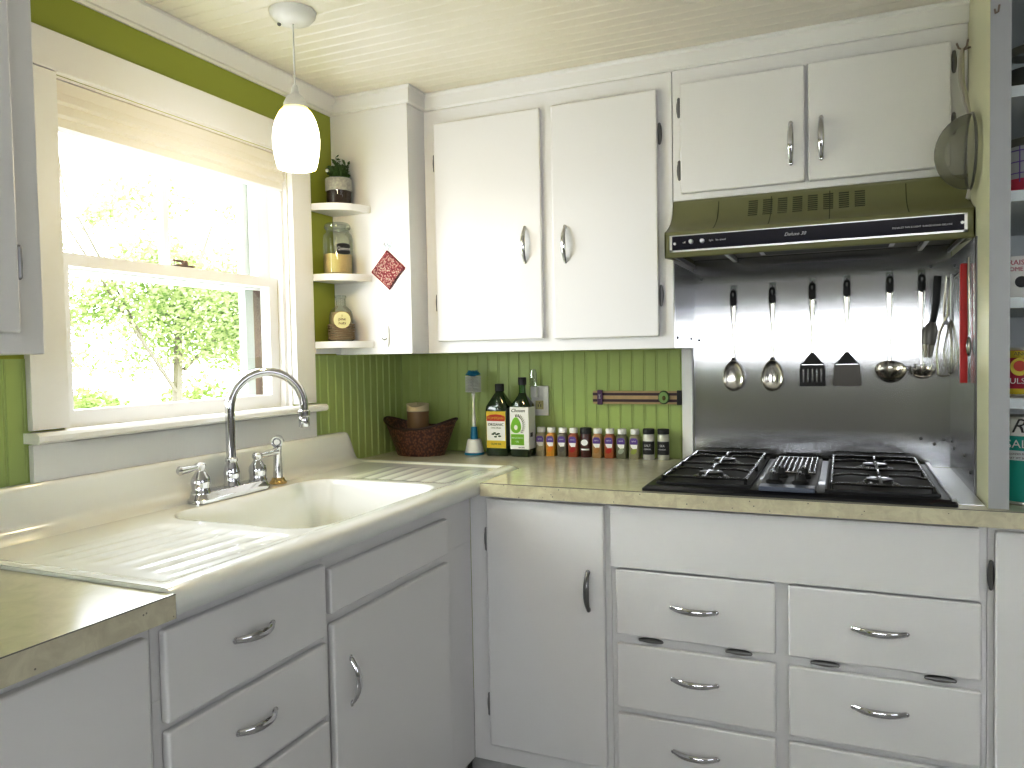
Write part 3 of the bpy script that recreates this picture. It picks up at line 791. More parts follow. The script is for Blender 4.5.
# utensils in the right corner
SIDE = iter(['the crossed tongs', 'the wire whisk', 'the red spatula'])
def shook(y, z):
    t = thing('adhesive_hook', 'small metal hook on the right side steel sheet above ' + next(SIDE), 'hook', (1.876,y,z), 'metal hooks on the side sheet')
    MB().box(1.8725, y-.006, z-.004, 1.8762, y+.006, z+.022, .001).build('hook_plate', 'clearpl', t)
    MB().tube([(1.8725,y,z+.01),(1.862,y,z),(1.856,y,z),(1.852,y,z+.008)], .0022, 8).build('hook_arm', 'chromed', t)
for y in (-.13,-.21,-.37): shook(y, 1.462)
t = thing('basting_brush', 'black-handled basting brush hanging in the right corner of the niche', 'brush', (1.83,-.06,1.25))
MB().tube([(1.838,-.055,1.478),(1.834,-.055,1.40),(1.826,-.055,1.345)], [.010,.0095,.008], 10, flat=(1,.6)).build('handle', 'blackm', t)
MB().tube([(1.826,-.055,1.345),(1.819,-.055,1.320),(1.815,-.055,1.28)], [.009,.021,.017], 12, flat=(1,.5)).build('ferrule', 'darksteel', t)
MB().tube([(1.815,-.055,1.28),(1.813,-.055,1.243)], [.0165,.010], 12, flat=(1,.5)).build('brush_tip', 'usteel', t)
t = thing('kitchen_tongs', 'steel scissor tongs hanging crossed in the right corner', 'tongs', (1.85,-.13,1.19))
b = MB()
b.tube([(1.851,-.13,1.470),(1.846,-.13,1.36),(1.862,-.14,1.315),(1.866,-.14,1.26),(1.860,-.14,1.195)], .0035, 8)
b.tube([(1.862,-.15,1.470),(1.854,-.14,1.36),(1.836,-.13,1.315),(1.828,-.13,1.26),(1.833,-.13,1.195)], .0035, 8)
b.build('arms', 'usteel', t)
MB().tube([(1.833,-.13,1.195),(1.842,-.13,1.191),(1.85,-.14,1.192),(1.860,-.14,1.195)], .003, 8).build('tips', 'usteel', t)
MB().cyl((1.85,-.128,1.34), (1.85,-.146,1.34), .006).build('pivot', 'chromed', t)
t = thing('whisk', 'steel wire whisk hanging behind the crossed tongs', 'whisk', (1.853,-.21,1.2))
MB().tube([(1.856,-.21,1.468),(1.856,-.21,1.34)], [.005,.005], 10).build('handle', 'chromed', t)
b = MB()
for k in range(5):
    a = PI*k/5; c_, s_ = math.cos(a)*.018, math.sin(a)*.026
    for g in (-1, 1):
        b.tube([(1.855+g*c_*f, -.21+g*s_*f, z) for f, z in ((.15,1.345),(.6,1.31),(1,1.265),(.9,1.23),(.5,1.205),(.0,1.198))], .0011, 5)
b.build('wires', 'usteel', t)
t = thing('silicone_spatula', 'bright red silicone-handled spatula hanging on the side sheet', 'spatula', (1.862,-.385,1.19))
MB().rrect([(0,.008,.006,.002),(.10,.008,.006,.002)], (1.862,-.385,1.182)).build('blade', 'red', t)
b = MB().box(1.8535, -.392, 1.275, 1.8705, -.378, 1.478, .003); b.build('handle', 'red', t)
t = thing('spoon', 'thin steel spoon hanging right of the red spatula', 'spoon', (1.862,-.40,1.25))
MB().tube([(1.870,-.405,1.49),(1.868,-.412,1.44),(1.870,-.415,1.30)], .003, 8).build('shaft', 'usteel', t)
MB().ell((1.8685,-.417,1.272), .006, .014, .024, 14, 8).build('bowl', 'usteel', t)

# strainer on right panel with hook
t = thing('wall_hook', 'dark wire hook above the hanging mesh strainer', 'hook', (1.87,-.36,2.02))
MB().tube([(1.878,-.36,2.012),(1.862,-.36,2.008),(1.852,-.36,2.014),(1.848,-.36,2.026)], .0025, 8).build('hook_arm', 'storm', t)
MB().tube([(1.862,-.36,2.008),(1.868,-.372,2.012),(1.870,-.380,2.026)], .0025, 8).build('hook_arm', 'storm', t)
t = thing('strainer', 'round wire mesh strainer hanging by its handle beside the range hood', 'strainer', (1.86,-.41,1.74))
b = MB(); rings = []
cx, cy, cz, rr = 1.866, -.455, 1.735, .088
prof = [(rr*math.sin(a), -.076*math.cos(a)) for a in [PI/2*i/9 for i in range(10)]]
b.loops([[(cx+h, cy+r*math.cos(2*PI*k/28), cz+r*math.sin(2*PI*k/28)) for k in range(28)] for r, h in [(max(.0005,r),h) for r,h in prof]], True, False)
b.build('mesh_bowl', 'mesh', t)
MB().tube([(cx, cy+rr*math.cos(2*PI*k/32), cz+rr*math.sin(2*PI*k/32)) for k in range(33)], .0032, 8, cap=False).build('rim', 'chromed', t)
MB().tube([(cx,cy+.015,cz+rr),(cx-.006,-.43,1.86),(cx-.012,-.40,1.92),(cx-.010,-.375,1.98),(cx-.006,-.362,2.01)], [.004,.0065,.007,.007,.005], 8, flat=(1,.6)).build('handle', 'usteel', t)
MB().tube([(cx-.004,cy-.008,cz-rr-.001),(cx-.008,cy-.008,cz-rr-.022),(cx-.002,cy+.008,cz-rr-.022),(cx-.002,cy+.008,cz-rr-.001)], .003, 8).build('rest_loop', 'alum', t)

# ------------------------------------------------------------------ pendant
PX, PY = .322, -1.0
t = thing('pendant_lamp', 'lit white glass pendant lamp hanging before the window', 'lamp', (PX,PY,CZ))
MB().lathe([(.0001,-.030),(.020,-.030),(.046,-.022),(.056,-.010),(.058,-.0005),(.0001,-.0005)], (PX,PY,CZ), 32).build('canopy', 'plastic', t)
MB().ell((PX-.035,PY-.01,CZ-.027), .005,.005,.005).build('canopy_screw', 'chromed', t)
MB().cyl((PX,PY,CZ-.03), (PX,PY,1.955), .0022, n=8).build('cord', 'plastic', t)
MB().lathe([(.006,1.960),(.008,1.955),(.010,1.940),(.022,1.930),(.029,1.915),(.031,1.902),(.0001,1.902)], (PX,PY,0), 24).build('socket', 'plastic', t)
sh = [(.031,1.903),(.041,1.892),(.050,1.873),(.056,1.850),(.0585,1.826),(.0575,1.802),(.054,1.778),(.049,1.757),(.046,1.753),(.044,1.757)]
so = MB().lathe(sh, (PX,PY,0), 32).build('glass_shade', ramp_z('glowing_glass', [(0,(1,.93,.78)),(.80,(1,.93,.75)),(.93,(.95,.75,.25)),(1,(.75,.55,.12))], 1.746-CZ, 1.905-CZ, .3, 3.2), t)
MB().ell((PX,PY,1.80), .022,.022,.03).build('bulb', P('lit_bulb', (1,.9,.7), .4, emis=(1,.82,.5), es=9), t)

# ------------------------------------------------------------------ corner shelves
def shelf(z, lab):
    pts = [(.0065,-.4225),(.0065,-.5565)]
    for i in range(1, 17):
        a = PI/2*i/16
        pts.append((.0065+.148*math.sin(a), -.4225-.134*math.cos(a)))
    b = MB().prism(pts, 'z', z-.022, z)
    o = b.build('corner_shelf', 'white2', origin=(.05,-.47,z-.022)); tag(o, lab, 'shelf')
    return o
shelf(1.772, 'upper rounded white corner shelf carrying the potted plant')
shelf(1.546, 'middle rounded white corner shelf carrying the grain jar')
s3 = shelf(1.328, 'lowest rounded white corner shelf carrying the tagged jar')
MB().box(.0065,-.5565,1.288,.022,-.4225,1.3055).build('cleat', 'white2', s3); 
# potted plant
px, py, z0 = .070, -.478, 1.7725
t = thing('potted_plant', 'small leafy plant in a glass jar wrapped with grey lace', 'plant', (px,py,z0))
MB().lathe([(.0001,0),(.040,0),(.042,.003),(.042,.088),(.040,.088)], (px,py,z0+.0005), 28).build('pot', 'glass', t)
MB().lathe([(.0001,.002),(.039,.002),(.039,.045),(.0001,.045)], (px,py,z0+.0005), 24).build('soil', 'soil', t)
MB().lathe([(.0425,.045),(.0435,.048),(.0435,.084),(.0425,.086),(.038,.086),(.038,.045)], (px,py,z0), 28).build('lace_band', 'lace', t)
b = MB(); b2 = MB()
for s_ in range(26):
    a = random.uniform(0, 2*PI); sp_ = random.uniform(0,.035); h = random.uniform(.03,.058)*(1.5 if s_ == 3 else 1)
    if s_ == 3: a, sp_, h = 2.4, .012, .085
    p0 = Vector((px+.018*math.cos(a), py+.018*math.sin(a), z0+.05)); p1 = Vector((px+math.cos(a)*(.018+sp_*.9), py+math.sin(a)*(.018+sp_*.7), z0+.08+h))
    p1.y = min(p1.y, -.43); p1.x = max(p1.x, .012)
    b2.tube([p0, (p0+p1)/2, p1], .001, 5)
    for q in range(16):
        f = .35+.65*q/15; c = p0.lerp(p1, f)
        d = Vector((random.uniform(-1,1), random.uniform(-1,1), random.uniform(-.2,.9))).normalized()
        sd = d.orthogonal().normalized()*.0045; e = c+d*.016
        e.y = min(e.y, -.426); e.x = max(e.x, .009)
        vs = [b.bm.verts.new(v) for v in (c, (c+e)/2+sd, e, (c+e)/2-sd)]
        b.bm.faces.new(vs)
b.build('leaves', 'leafd', t); b2.build('stems', 'leafd', t)
MB().ell((px-.014,py-.042,z0+.108), .006,.005,.006).build('flower', 'plastic', t)
# grain jar
px, py, z0 = .064, -.484, 1.5465
t = thing('glass_jar', 'clear glass jar of pale grain with a black chalk label', 'jar', (px,py,z0))
MB().lathe([(.0001,0),(.044,0),(.048,.004),(.048,.118),(.045,.130),(.037,.138),(.037,.145),(.041,.149),(.041,.162),(.036,.167),(.0001,.169)], (px,py,z0+.0005), 32).build('jar_body', 'glass', t)
MB().lathe([(.040,.150),(.0425,.152),(.0425,.158),(.040,.160)], (px,py,z0), 28).build('clamp_ring', 'clearpl', t)
MB().lathe([(.0001,.003),(.045,.003),(.0455,.064),(.035,.068),(.0001,.066)], (px,py,z0+.0005), 28).build('grain', 'grain', t)
dirv = Vector((1.5857-px, -2.5768-py, 0)).normalized()
def curved_label(t, name, px, py, z, r, a0, a1, h, mat, n=10, nm=None):
    b = MB(); rings = []
    for i in range(n+1):
        a = math.radians(a0+(a1-a0)*i/n)
        k = h if nm is None else h*nm(i/n)
        rings.append([(px+(r+o)*math.cos(a), py+(r+o)*math.sin(a), z+s_*k/2) for o, s_ in ((0,-1),(.0006,-1),(.0006,1),(0,1))])
    b.loops(rings, True, True); return b.build(name, mat, t)
lb = curved_label(t, 'chalk_label', px, py, z0+.080, .0485, -58, -2, .036, 'text_k', nm=lambda s_: .72+.28*math.sin(PI*s_)**.5)
a = math.radians(-32); text('label_lettering', 'Quinoa', .015, (px+.0502*math.cos(a), py+.0502*math.sin(a), z0+.080), facing(-32+90), 'text_w', lb)
# tagged jar
px, py, z0 = .068, -.482, 1.3285
t = thing('glass_jar', 'small glass jar tied with twine and a round cream tag', 'jar', (px,py,z0))
MB().lathe([(.0001,0),(.036,0),(.039,.004),(.039,.080),(.035,.098),(.021,.112),(.016,.117),(.016,.140),(.0185,.142),(.0185,.149),(.0001,.151)], (px,py,z0+.0005), 28).build('jar_body', 'glass', t)
MB().lathe([(.0001,.003),(.036,.003),(.036,.082),(.032,.095),(.0001,.100)], (px,py,z0+.0005), 24).build('contents', P('beige_nuts', (.42,.34,.20), .8, bump=1, bscale=150, var=.3, vscale=90), t)
b = MB()
for k in range(7):
    z = z0+.007+k*.0075
    b.tube([(px+(.0415+.0008*math.sin(k+q))*math.cos(2*PI*q/24), py+.0415*math.sin(2*PI*q/24), z+.002*math.sin(q*.9+k)) for q in range(25)], .0028, 6, cap=False)
b.build('twine_wrap', 'twine', t)
a = math.radians(-50); c = Vector((px+.0465*math.cos(a), py+.0465*math.sin(a), z0+.068))
b = MB().lathe([(.0001,-.0006),(.027,-.0006),(.027,.0006),(.0001,.0006)], (0,0,0), 28)
b.xf(Matrix.Translation(c) @ facing(-50+90).to_4x4()); tg = b.build('tag', P('cream_card', (.68,.62,.38), .7), t)
for q, (s_, dz) in enumerate((('i', .014), ('pine', .003), ('nuts', -.010))):
    text('tag_lettering', s_, .014, c+Vector((math.cos(a), math.sin(a), 0))*.0015+Vector((0,0,dz)), facing(-50+90), 'text_k', tg)

# hooks and pot holder on the corner cabinet
t = thing('adhesive_hook', 'clear hook above the red pot holder on the corner cabinet', 'hook', (.219,-.4225,1.64))
MB().box(.207, -.4255, 1.63, .231, -.4225, 1.672, .001).build('hook_plate', 'clearpl', t)
MB().tube([(.219,-.4255,1.648),(.219,-.433,1.632),(.219,-.440,1.632),(.219,-.442,1.645)], .002, 8).build('hook_arm', 'chromed', t)
t = thing('pot_holder', 'small red and white knitted pot holder hanging by a ring', 'pot holder', (.219,-.43,1.56))
c = Vector((.219,-.4262,1.559))
b = MB().rrect([(-.004,.041,.041,.006),(-.002,.043,.043,.006),(.002,.043,.043,.006),(.004,.041,.041,.006)], (0,0,0), 4)
rt = Matrix.Translation(c) @ Matrix.Rotation(math.radians(42), 4, 'Y') @ Matrix.Rotation(PI/2, 4, 'X')
b.xf(rt); b.build('pad', 'holder', t)
b = MB()
cs_ = [(-.044,-.044,0),(.044,-.044,0),(.044,.044,0),(-.044,.044,0),(-.044,-.044,0)]
b.tube([rt @ Vector(p) for p in cs_], .0028, 6, cap=False); b.build('binding', 'holderedge', t)
MB().tube([(.219+.012*math.cos(2*PI*k/16), -.4365, 1.634+.013*math.sin(2*PI*k/16)) for k in range(17)], .0013, 6, cap=False).build('ring', 'chromed', t)
t = thing('adhesive_hook', 'white oval adhesive hook below the red pot holder', 'hook', (.209,-.4225,1.34))
b = MB().ell((.209,-.4245,1.343), .009,.004,.037, 16, 10); b.build('hook_plate', 'plastic', t)
MB().tube([(.209,-.428,1.335),(.203,-.436,1.330),(.197,-.440,1.336)], .0022, 8).build('hook_arm', 'chromed', t)

# ------------------------------------------------------------------ counter things
# basket
bx, by, z0 = .160, -.140, .9142
t = thing('wicker_basket', 'oval red-brown woven basket with raised ends in the counter corner', 'basket', (bx,by,z0))
rings = []; n = 40; H_ = [0,.02,.045,.07,.09,1]
def bring(s_, inset=0):
    ring = []
    for k in range(n):
        a = 2*PI*k/n; c_, q = math.cos(a), math.sin(a)
        hx = .092+.046*s_-inset; hy = .070+.024*s_-inset
        top = .100+.034*abs(c_)**2.5
        ring.append((bx+c_*hx*(1+.05*s_*abs(c_)**4), by+q*hy, z0+top*s_+(.003 if inset else 0)*(1-s_)))
    return ring
prs = [bring(i/8) for i in range(9)]
MB().loops([bring(0, .09)]+prs+[bring(i/8, .005) for i in range(8,-1,-1)]+[bring(0,.09)], True, False).build('basket_body', 'basket', t, ang=60)
MB().tube(prs[-1]+[prs[-1][0]], .0045, 8, cap=False).build('rim', 'basketd', t)
t = thing('brown_canister', 'brown cylinder with a cream uneven top standing inside the basket', 'canister', (.158,-.14,.918))
MB().lathe([(.0001,0),(.038,0),(.040,.004),(.040,.155),(.0001,.155)], (.150,-.14,.9178), 24).build('canister_body', 'brownjar', t)
rg = []
for r, zb in ((.001,.004),(.030,.002),(.041,.0),(.041,-.022),(.001,-.022)):
    rg.append([(.150+r*math.cos(2*PI*k/24), -.14+r*math.sin(2*PI*k/24), .918+.178+zb+(.006*math.sin(2*PI*k/12+1) if zb > -.01 else 0)) for k in range(24)])
MB().loops(rg, True, False).build('canister_top', 'creamwax', t)
# brush in stand
bx, by, z0 = .352, -.085, .9142
t = thing('dish_brush', 'white and blue bottle brush standing upright in its base', 'brush', (bx,by,z0))
MB().lathe([(.0001,0),(.036,0),(.037,.003),(.035,.008),(.0001,.008)], (bx,by,z0), 24).build('base_ring', 'blue', t)
MB().lathe([(.035,.008),(.033,.015),(.026,.050),(.023,.056),(.0001,.056)], (bx,by,z0), 24).build('stand', 'plastic', t)
MB().lathe([(.014,.055),(.013,.075),(.011,.100),(.0001,.102)], (bx,by,z0), 16).build('grip', 'blue', t)
MB().lathe([(.006,.10),(.007,.13),(.005,.15),(.004,.20),(.007,.222),(.0001,.226)], (bx,by,z0), 14).build('shaft', 'plastic', t)
b = MB()
for k in range(11):
    z = z0+.226+k*.0055
    for q in range(16):
        a = 2*PI*q/16+k*.2
        b.tube([(bx,by,z),(bx+.029*math.cos(a),by+.029*math.sin(a),z+.003)], [.0018,.0016], 4)
b.build('bristles', 'plastic', t)
b = MB()
for k in range(3):
    for q in range(12):
        a = 2*PI*q/12+k; r = .027-.005*k
        b.tube([(bx,by,z0+.286),(bx+r*math.cos(a),by+r*math.sin(a),z0+.293+k*.006)], [.003,.002], 4)
b.ell((bx,by,z0+.293), .014,.014,.010); b.build('blue_bristles', 'blue', t)
# oil bottles
def flat_label(t, name, x0, z0, x1, z1, y, mat): return MB().box(x0, y-.0005, z0, x1, y, z1).build(name, mat, t)
bx, by, z0 = .452, -.075, .9142
t = thing('oil_bottle', 'dark green olive oil bottle with yellow and red label', 'bottle', (bx,by,z0))
MB().rrect([(0,.041,.034,.010),(.004,.044,.036,.011),(.166,.044,.036,.011),(.178,.042,.034,.011),(.224,.017,.016,.015),(.231,.014,.014,.014)], (bx,by,z0)).build('bottle_body', 'greenglass', t)
MB().lathe([(.0165,.229),(.0165,.253),(.015,.256),(.0001,.256)], (bx,by,z0), 20).build('cap', 'blackm', t)
y = by-.0362
flat_label(t, 'label_panel', bx-.038, z0+.028, bx+.038, z0+.160, y, 'yellow')
y -= .0006; flat_label(t, 'label_panel', bx-.036, z0+.055, bx+.036, z0+.130, y, 'paper')
lb = MB().prism([(bx-.035,z0+.125),(bx+.035,z0+.125),(bx+.035,z0+.141),(bx+.02,z0+.147),(bx,z0+.149),(bx-.02,z0+.147),(bx-.035,z0+.141)], 'y', y-.001, y).build('label_panel', 'lred', t)
text('brand_lettering', 'POMPEIAN', .0135, (bx,y-.0012,z0+.135), RX90, 'yellow', lb, .95)
text('label_lettering', 'ORGANIC', .0135, (bx,y-.0007,z0+.112), RX90, 'text_k', t)
text('label_lettering', 'EXTRA VIRGIN', .006, (bx,y-.0007,z0+.100), RX90, 'text_k', t)
b = MB()
for dx_, dz_ in ((-.012,.004),(-.005,.008),(.003,.003),(.010,.006),(.014,-.003),(-.002,-.005)): b.ell((bx+dx_,y-.0008,z0+.074+dz_), .006,.0005,.0028, 8, 5)
b.build('olive_branch_print', 'limed', t)
text('label_lettering', 'OLIVE OIL', .009, (bx,y-.0001,z0+.043), RX90, 'limed', t)
bx, by, z0 = .543, -.080, .9142
t = thing('oil_bottle', 'tall green avocado oil bottle with white label and avocado print', 'bottle', (bx,by,z0))
MB().rrect([(0,.033,.031,.008),(.004,.036,.034,.009),(.165,.036,.034,.009),(.185,.034,.032,.014),(.215,.016,.016,.015),(.225,.0125,.0125,.012)], (bx,by,z0)).build('bottle_body', 'greenglass', t)
MB().lathe([(.0125,.222),(.012,.255),(.0001,.255)], (bx,by,z0), 18).build('neck', 'greenglass2', t)
MB().lathe([(.0145,.252),(.0145,.277),(.013,.279),(.0001,.279)], (bx,by,z0), 20).build('cap', 'blackm', t)
b = MB().box(bx-.0368, by-.0348, z0+.026, bx+.0368, by+.03, z0+.176, .003)
lb = b.build('label_wrap', 'paper', t)
y = by-.0350
text('brand_lettering', 'Chosen', .017, (bx-.004,y-.0004,z0+.163), RX90, 'text_k', lb, shear=.3)
b = MB()
pr = [(bx-.012+.019*math.cos(a)*(1-.28*math.sin(a)), z0+.112+.028*math.sin(a)) for a in [2*PI*k/24 for k in range(24)]]
b.prism(pr, 'y', y-.0008, y); b.build('avocado_print', 'lime', lb)
b = MB(); pr = [(bx-.012+.007*math.cos(a), z0+.104+.009*math.sin(a)) for a in [2*PI*k/16 for k in range(16)]]
b.prism(pr, 'y', y-.0013, y-.0007); b.build('avocado_pit_print', 'paper', lb)
b = MB()
for k in range(13):
    a = -.9+k*.22
    b.tube([(bx-.008+.022*math.cos(a), y-.0006, z0+.112+.030*math.sin(a)), (bx-.006+.031*math.cos(a+.1), y-.0006, z0+.114+.038*math.sin(a+.1))], [.0016,.0005], 5)
b.build('leaf_strokes', 'text_k', lb)
g = MB().box(bx-.031, y-.001, z0+.042, bx+.018, y-.0003, z0+.080).build('label_panel', 'lime', lb)
text('label_lettering', 'AVOCADO', .009, (bx-.007,y-.0012,z0+.067), RX90, 'text_w', g)
text('label_lettering', 'OIL', .008, (bx-.007,y-.0012,z0+.054), RX90, 'text_w', g)
text('label_lettering', '100% PURE', .005, (bx+.008,y-.0005,z0+.033), RX90, 'text_k', lb)
MB().box(bx+.0369, by-.022, z0+.07, bx+.0375, by+.0, z0+.085).build('side_mark', 'text_k', lb)

# outlet with plug-in
t = thing('wall_outlet', 'white wall outlet plate on the green beadboard behind the bottles', 'outlet', (.585,-.01,1.12))
MB().box(.551, -.016, 1.053, .617, -.0104, 1.160, .002).build('cover_plate', 'plastic', t)
r = MB().box(.568, -.0185, 1.076, .598, -.0162, 1.107, .001).build('receptacle', 'socket', t)
MB().box(.578, -.0192, 1.084, .581, -.0186, 1.094).box(.587, -.0192, 1.084, .590, -.0186, 1.094).box(.582,-.0192,1.097,.586,-.0186,1.101).build('slot', 'text_k', r)
t = thing('night_light', 'clear white plug-in night light in the upper half of the outlet', 'night light', (.575,-.02,1.13))
MB().box(.558, -.042, 1.118, .582, -.0165, 1.158, .003).build('plug_body', 'plastic', t)
b = MB().rrect([(0,.014,.007,.006),(.045,.013,.006,.006),(.062,.008,.004,.004)], (.568,-.035,1.1585)); b.build('lens', 'clearpl', t)

# spice jars
def spice(x, y, col, label, pr_col, kind='small'):
    z0 = .9142
    t = thing('spice_jar', label, 'jar', (x,y,z0), 'spice jars in a row on the counter')
    if kind == 'small':
        hx = .0165
        MB().rrect([(0,hx-.001,hx-.001,.004),(.002,hx,hx,.004),(.072,hx,hx,.004),(.080,hx*.82,hx*.82,.010),(.083,.0125,.0125,.012)], (x,y,z0)).build('jar_body', P('spice', col, .35, bump=.6, bscale=400, var=.15, vscale=200, coat=.6), t)
        MB().lathe([(.0145,.083),(.015,.085),(.015,.099),(.0135,.101),(.0001,.101)], (x,y,z0), 18).build('cap', 'plastic', t)
        yl = y-hx-.0003
        c = MB().prism([(x-.0135,z0+.050),(x+.0135,z0+.050),(x+.0135,z0+.064),(x+.008,z0+.071),(x-.008,z0+.071),(x-.0135,z0+.064)], 'y', yl-.0004, yl).build('label_panel', 'vio', t)
        text('brand_lettering', 'spice', .008, (x, yl-.0006, z0+.061), RX90, 'text_w', c)
        MB().prism([(x-.0125,z0+.0495),(x+.0125,z0+.0495),(x+.011,z0+.036),(x-.003,z0+.034),(x-.010,z0+.041)], 'y', yl-.0004, yl).build('label_panel', 'paper', t)
        MB().prism([(x+.010*math.cos(a)-.000+.003*math.sin(a), z0+.026+.010*math.sin(a)) for a in [2*PI*k/14 for k in range(14)]], 'y', yl-.0004, yl).build('spice_print', P('spice_print', pr_col, .5), t)
    elif kind == 'wide':
        MB().lathe([(.0001,0),(.018,0),(.0195,.003),(.0195,.078),(.017,.084),(.0001,.084)], (x,y,z0), 22).build('jar_body', P('dark_spice', col, .3, coat=.6, var=.3, vscale=150), t)
        MB().lathe([(.0205,.082),(.0205,.100),(.019,.102),(.0001,.102)], (x,y,z0), 22).build('cap', 'blackm', t)
        MB().prism([(x+.013*math.cos(a), z0+.052+.011*math.sin(a)) for a in [2*PI*k/18 for k in range(18)]], 'y', y-.0202, y-.0190).build('label_panel', 'paper', t)
        curved_label(t, 'label_panel', x, y, z0+.028, .0196, -140, -40, .006, 'paper')
    else:
        MB().lathe([(.0001,0),(.018,0),(.0195,.003),(.0195,.080),(.017,.086),(.0001,.086)], (x,y,z0), 22).build('jar_body', P('white_crystals', col, .3, coat=.6), t)
        MB().lathe([(.019,.086),(.0195,.088),(.0195,.101),(.018,.103),(.0001,.103)], (x,y,z0), 22).build('cap', 'blackm', t)
        c = curved_label(t, 'label_panel', x, y, z0+.040, .0196, -165, -15, .044, 'text_k')
        text('label_lettering', kind, .010, (x, y-.0215, z0+.048), RX90, 'text_w', c)
        text('label_lettering', 'GRINDER', .006, (x, y-.0215, z0+.036), RX90, 'text_w', c)
    return t
SP = [(.601,(.34,.30,.18),'spice jar of pale beige seasoning, first of the row beside the bottles',(.45,.38,.22),'small'),
 (.640,(.55,.28,.02),'spice jar of orange-yellow spice in the counter row',(.60,.22,.01),'small'),
 (.682,(.17,.15,.10),'spice jar of grey-brown spice between the yellow and red ones',(.10,.09,.07),'small'),
 (.723,(.33,.07,.02),'spice jar of red spice just left of the black-lidded jar',(.35,.01,.01),'small'),
 (.767,(.07,.018,.012),'wide dark brown-red spice jar with black lid in mid row',(0,0,0),'wide'),
 (.810,(.42,.26,.10),'spice jar of tan spice just right of the wide black-lidded jar',(.40,.20,.05),'small'),
 (.853,(.36,.10,.03),'spice jar of red flakes right of the tan spice jar',(.42,.02,.01),'small'),
 (.896,(.16,.16,.09),'spice jar of grey-green herbs with pale leaf print',(.38,.42,.32),'small'),
 (.940,(.28,.26,.15),'spice jar of pale herbs with yellow-green print beside the salt jars',(.30,.34,.06),'small'),
 (.988,(.55,.54,.49),'left one of the two black-capped white jars ending the spice row',(0,0,0),'SALT'),
 (1.037,(.50,.50,.42),'last black-capped jar of the spice row nearest the cooktop',(0,0,0),'SEA')]
for i, (x, c, l, pc, k) in enumerate(SP): spice(x, -.050-.002*(i % 2), c, l, pc, k)

# magnetic rail and magnets
t = thing('knife_rail', 'striped tan and dark wooden knife rail on the green beadboard', 'knife rail', (.94,-.012,1.12))
MB().box(.786, -.022, 1.098, 1.091, -.0104, 1.142, .001).build('wood_strip', 'tan', t)
for z in (1.106,1.128): MB().box(.7855, -.0228, z-.001, 1.0915, -.0102, z+.008).build('dark_stripe', 'plum', t)
MB().box(1.078, -.026, 1.096, 1.092, -.0104, 1.144, .001).build('end_block', 'blackm', t)
t = thing('magnet_clip', 'purple lettered magnet on the left end of the knife rail', 'magnet', (.812,-.024,1.12))
MB().box(.803, -.030, 1.095, .822, -.0225, 1.146, .002).build('clip_body', 'purple', t)
text('clip_lettering', 'EMS', .009, (.8125,-.0305,1.124), facing(0) @ Matrix.Rotation(PI/2, 3, 'Z'), 'text_w', t)
t = thing('magnet', 'green avocado-half shaped magnet on the right end of the knife rail', 'magnet', (1.032,-.024,1.12))
b = MB().lathe([(.0001,0),(.021,0),(.023,-.004),(.021,-.008),(.0001,-.008)], (0,0,0), 24, 'y'); b.xf(Matrix.Translation((1.035,-.0230,1.121)) @ Matrix.Diagonal((.85,1,1,1))); b.build('rind', 'limed', t)
b = MB().lathe([(.0001,-.008),(.019,-.008),(.018,-.0095),(.0001,-.0095)], (0,0,0), 24, 'y'); b.xf(Matrix.Translation((1.034,-.0232,1.121)) @ Matrix.Diagonal((.85,1,1,1))); b.build('flesh', 'limeg', t)
b = MB().ell((1.036,-.0330,1.119), .006,.003,.008); b.build('pit', 'pit', t)

# ------------------------------------------------------------------ open pantry shelving
t = thing('shelving_unit', 'open white shelving unit of painted boards standing on the counter at right', 'shelves', (2.2,-.3,.915))
MB().box(1.8793, -.6236, .9142, 1.9195, -.001, CZ-.002, .002).build('side_panel', 'cream', t)
MB().box(1.8800, -.6252, .9142, 1.9190, -.6237, CZ-.002).build('front_edge', P('shaded_edge_paint', (.46,.47,.48), .45), t)  # shade on the board's front end is painted in as a greyer colour
MB().box(2.56, -.62, .9142, 2.599, -.001, CZ-.002).build('side_panel', 'cream', t)
MB().box(1.9195, -.010, .9142, 2.56, -.001, CZ-.002).build('back_panel', 'pale', t)
SHZ = [1.830, 1.607, 1.377, 1.158]
for z in SHZ+[2.13]: MB().box(1.9196, -.618, z-.024, 2.5595, -.0105, z, .001).build('shelf', 'pale', t)
tag(MB().tube([(1.888,-.6253,1.995),(1.888,-.633,1.985),(1.892,-.640,1.984),(1.894,-.640,1.998)], .0022, 8).build('cup_hook', 'storm', origin=(1.888,-.626,1.985)), 'tiny dark cup hook on the shelving edge near the ceiling', 'hook')
def can(name, label, cat, x, y, z, r, h, mat, lid='alum'):
    t = thing(name, label, cat, (x,y,z))
    MB().lathe([(.0001,0),(r,0),(r,h),(.0001,h)], (x,y,z+.0005), 30).build('body', mat, t)
    MB().lathe([(r+.001,-.003),(r+.0015,.0),(r+.001,.003),(r-.004,.002),(.0001,.001)], (x,y,z+h), 30).build('lid', lid, t)
    MB().lathe([(r+.001,0),(r+.0015,.003),(r,.006)], (x,y,z+.0005), 30).build('base_rim', lid, t)
    return t
t = thing('glass_jar', 'clear glass jar on the top shelf of the open shelving', 'jar', (1.975,-.50,1.8305))
MB().lathe([(.0001,0),(.044,0),(.048,.004),(.050,.05),(.048,.085),(.038,.096),(.038,.108),(.0001,.110)], (1.975,-.50,1.8305), 28).build('jar_body', 'glass', t)
MB().lathe([(.0395,.092),(.041,.095),(.041,.110),(.0001,.112)], (1.975,-.50,1.8305), 28).build('lid', 'chromed', t)
MB().lathe([(.0001,.003),(.045,.003),(.047,.06),(.0001,.062)], (1.975,-.50,1.8305), 24).build('contents', P('dark_contents', (.05,.05,.05), .5, var=.8, vscale=60), t)
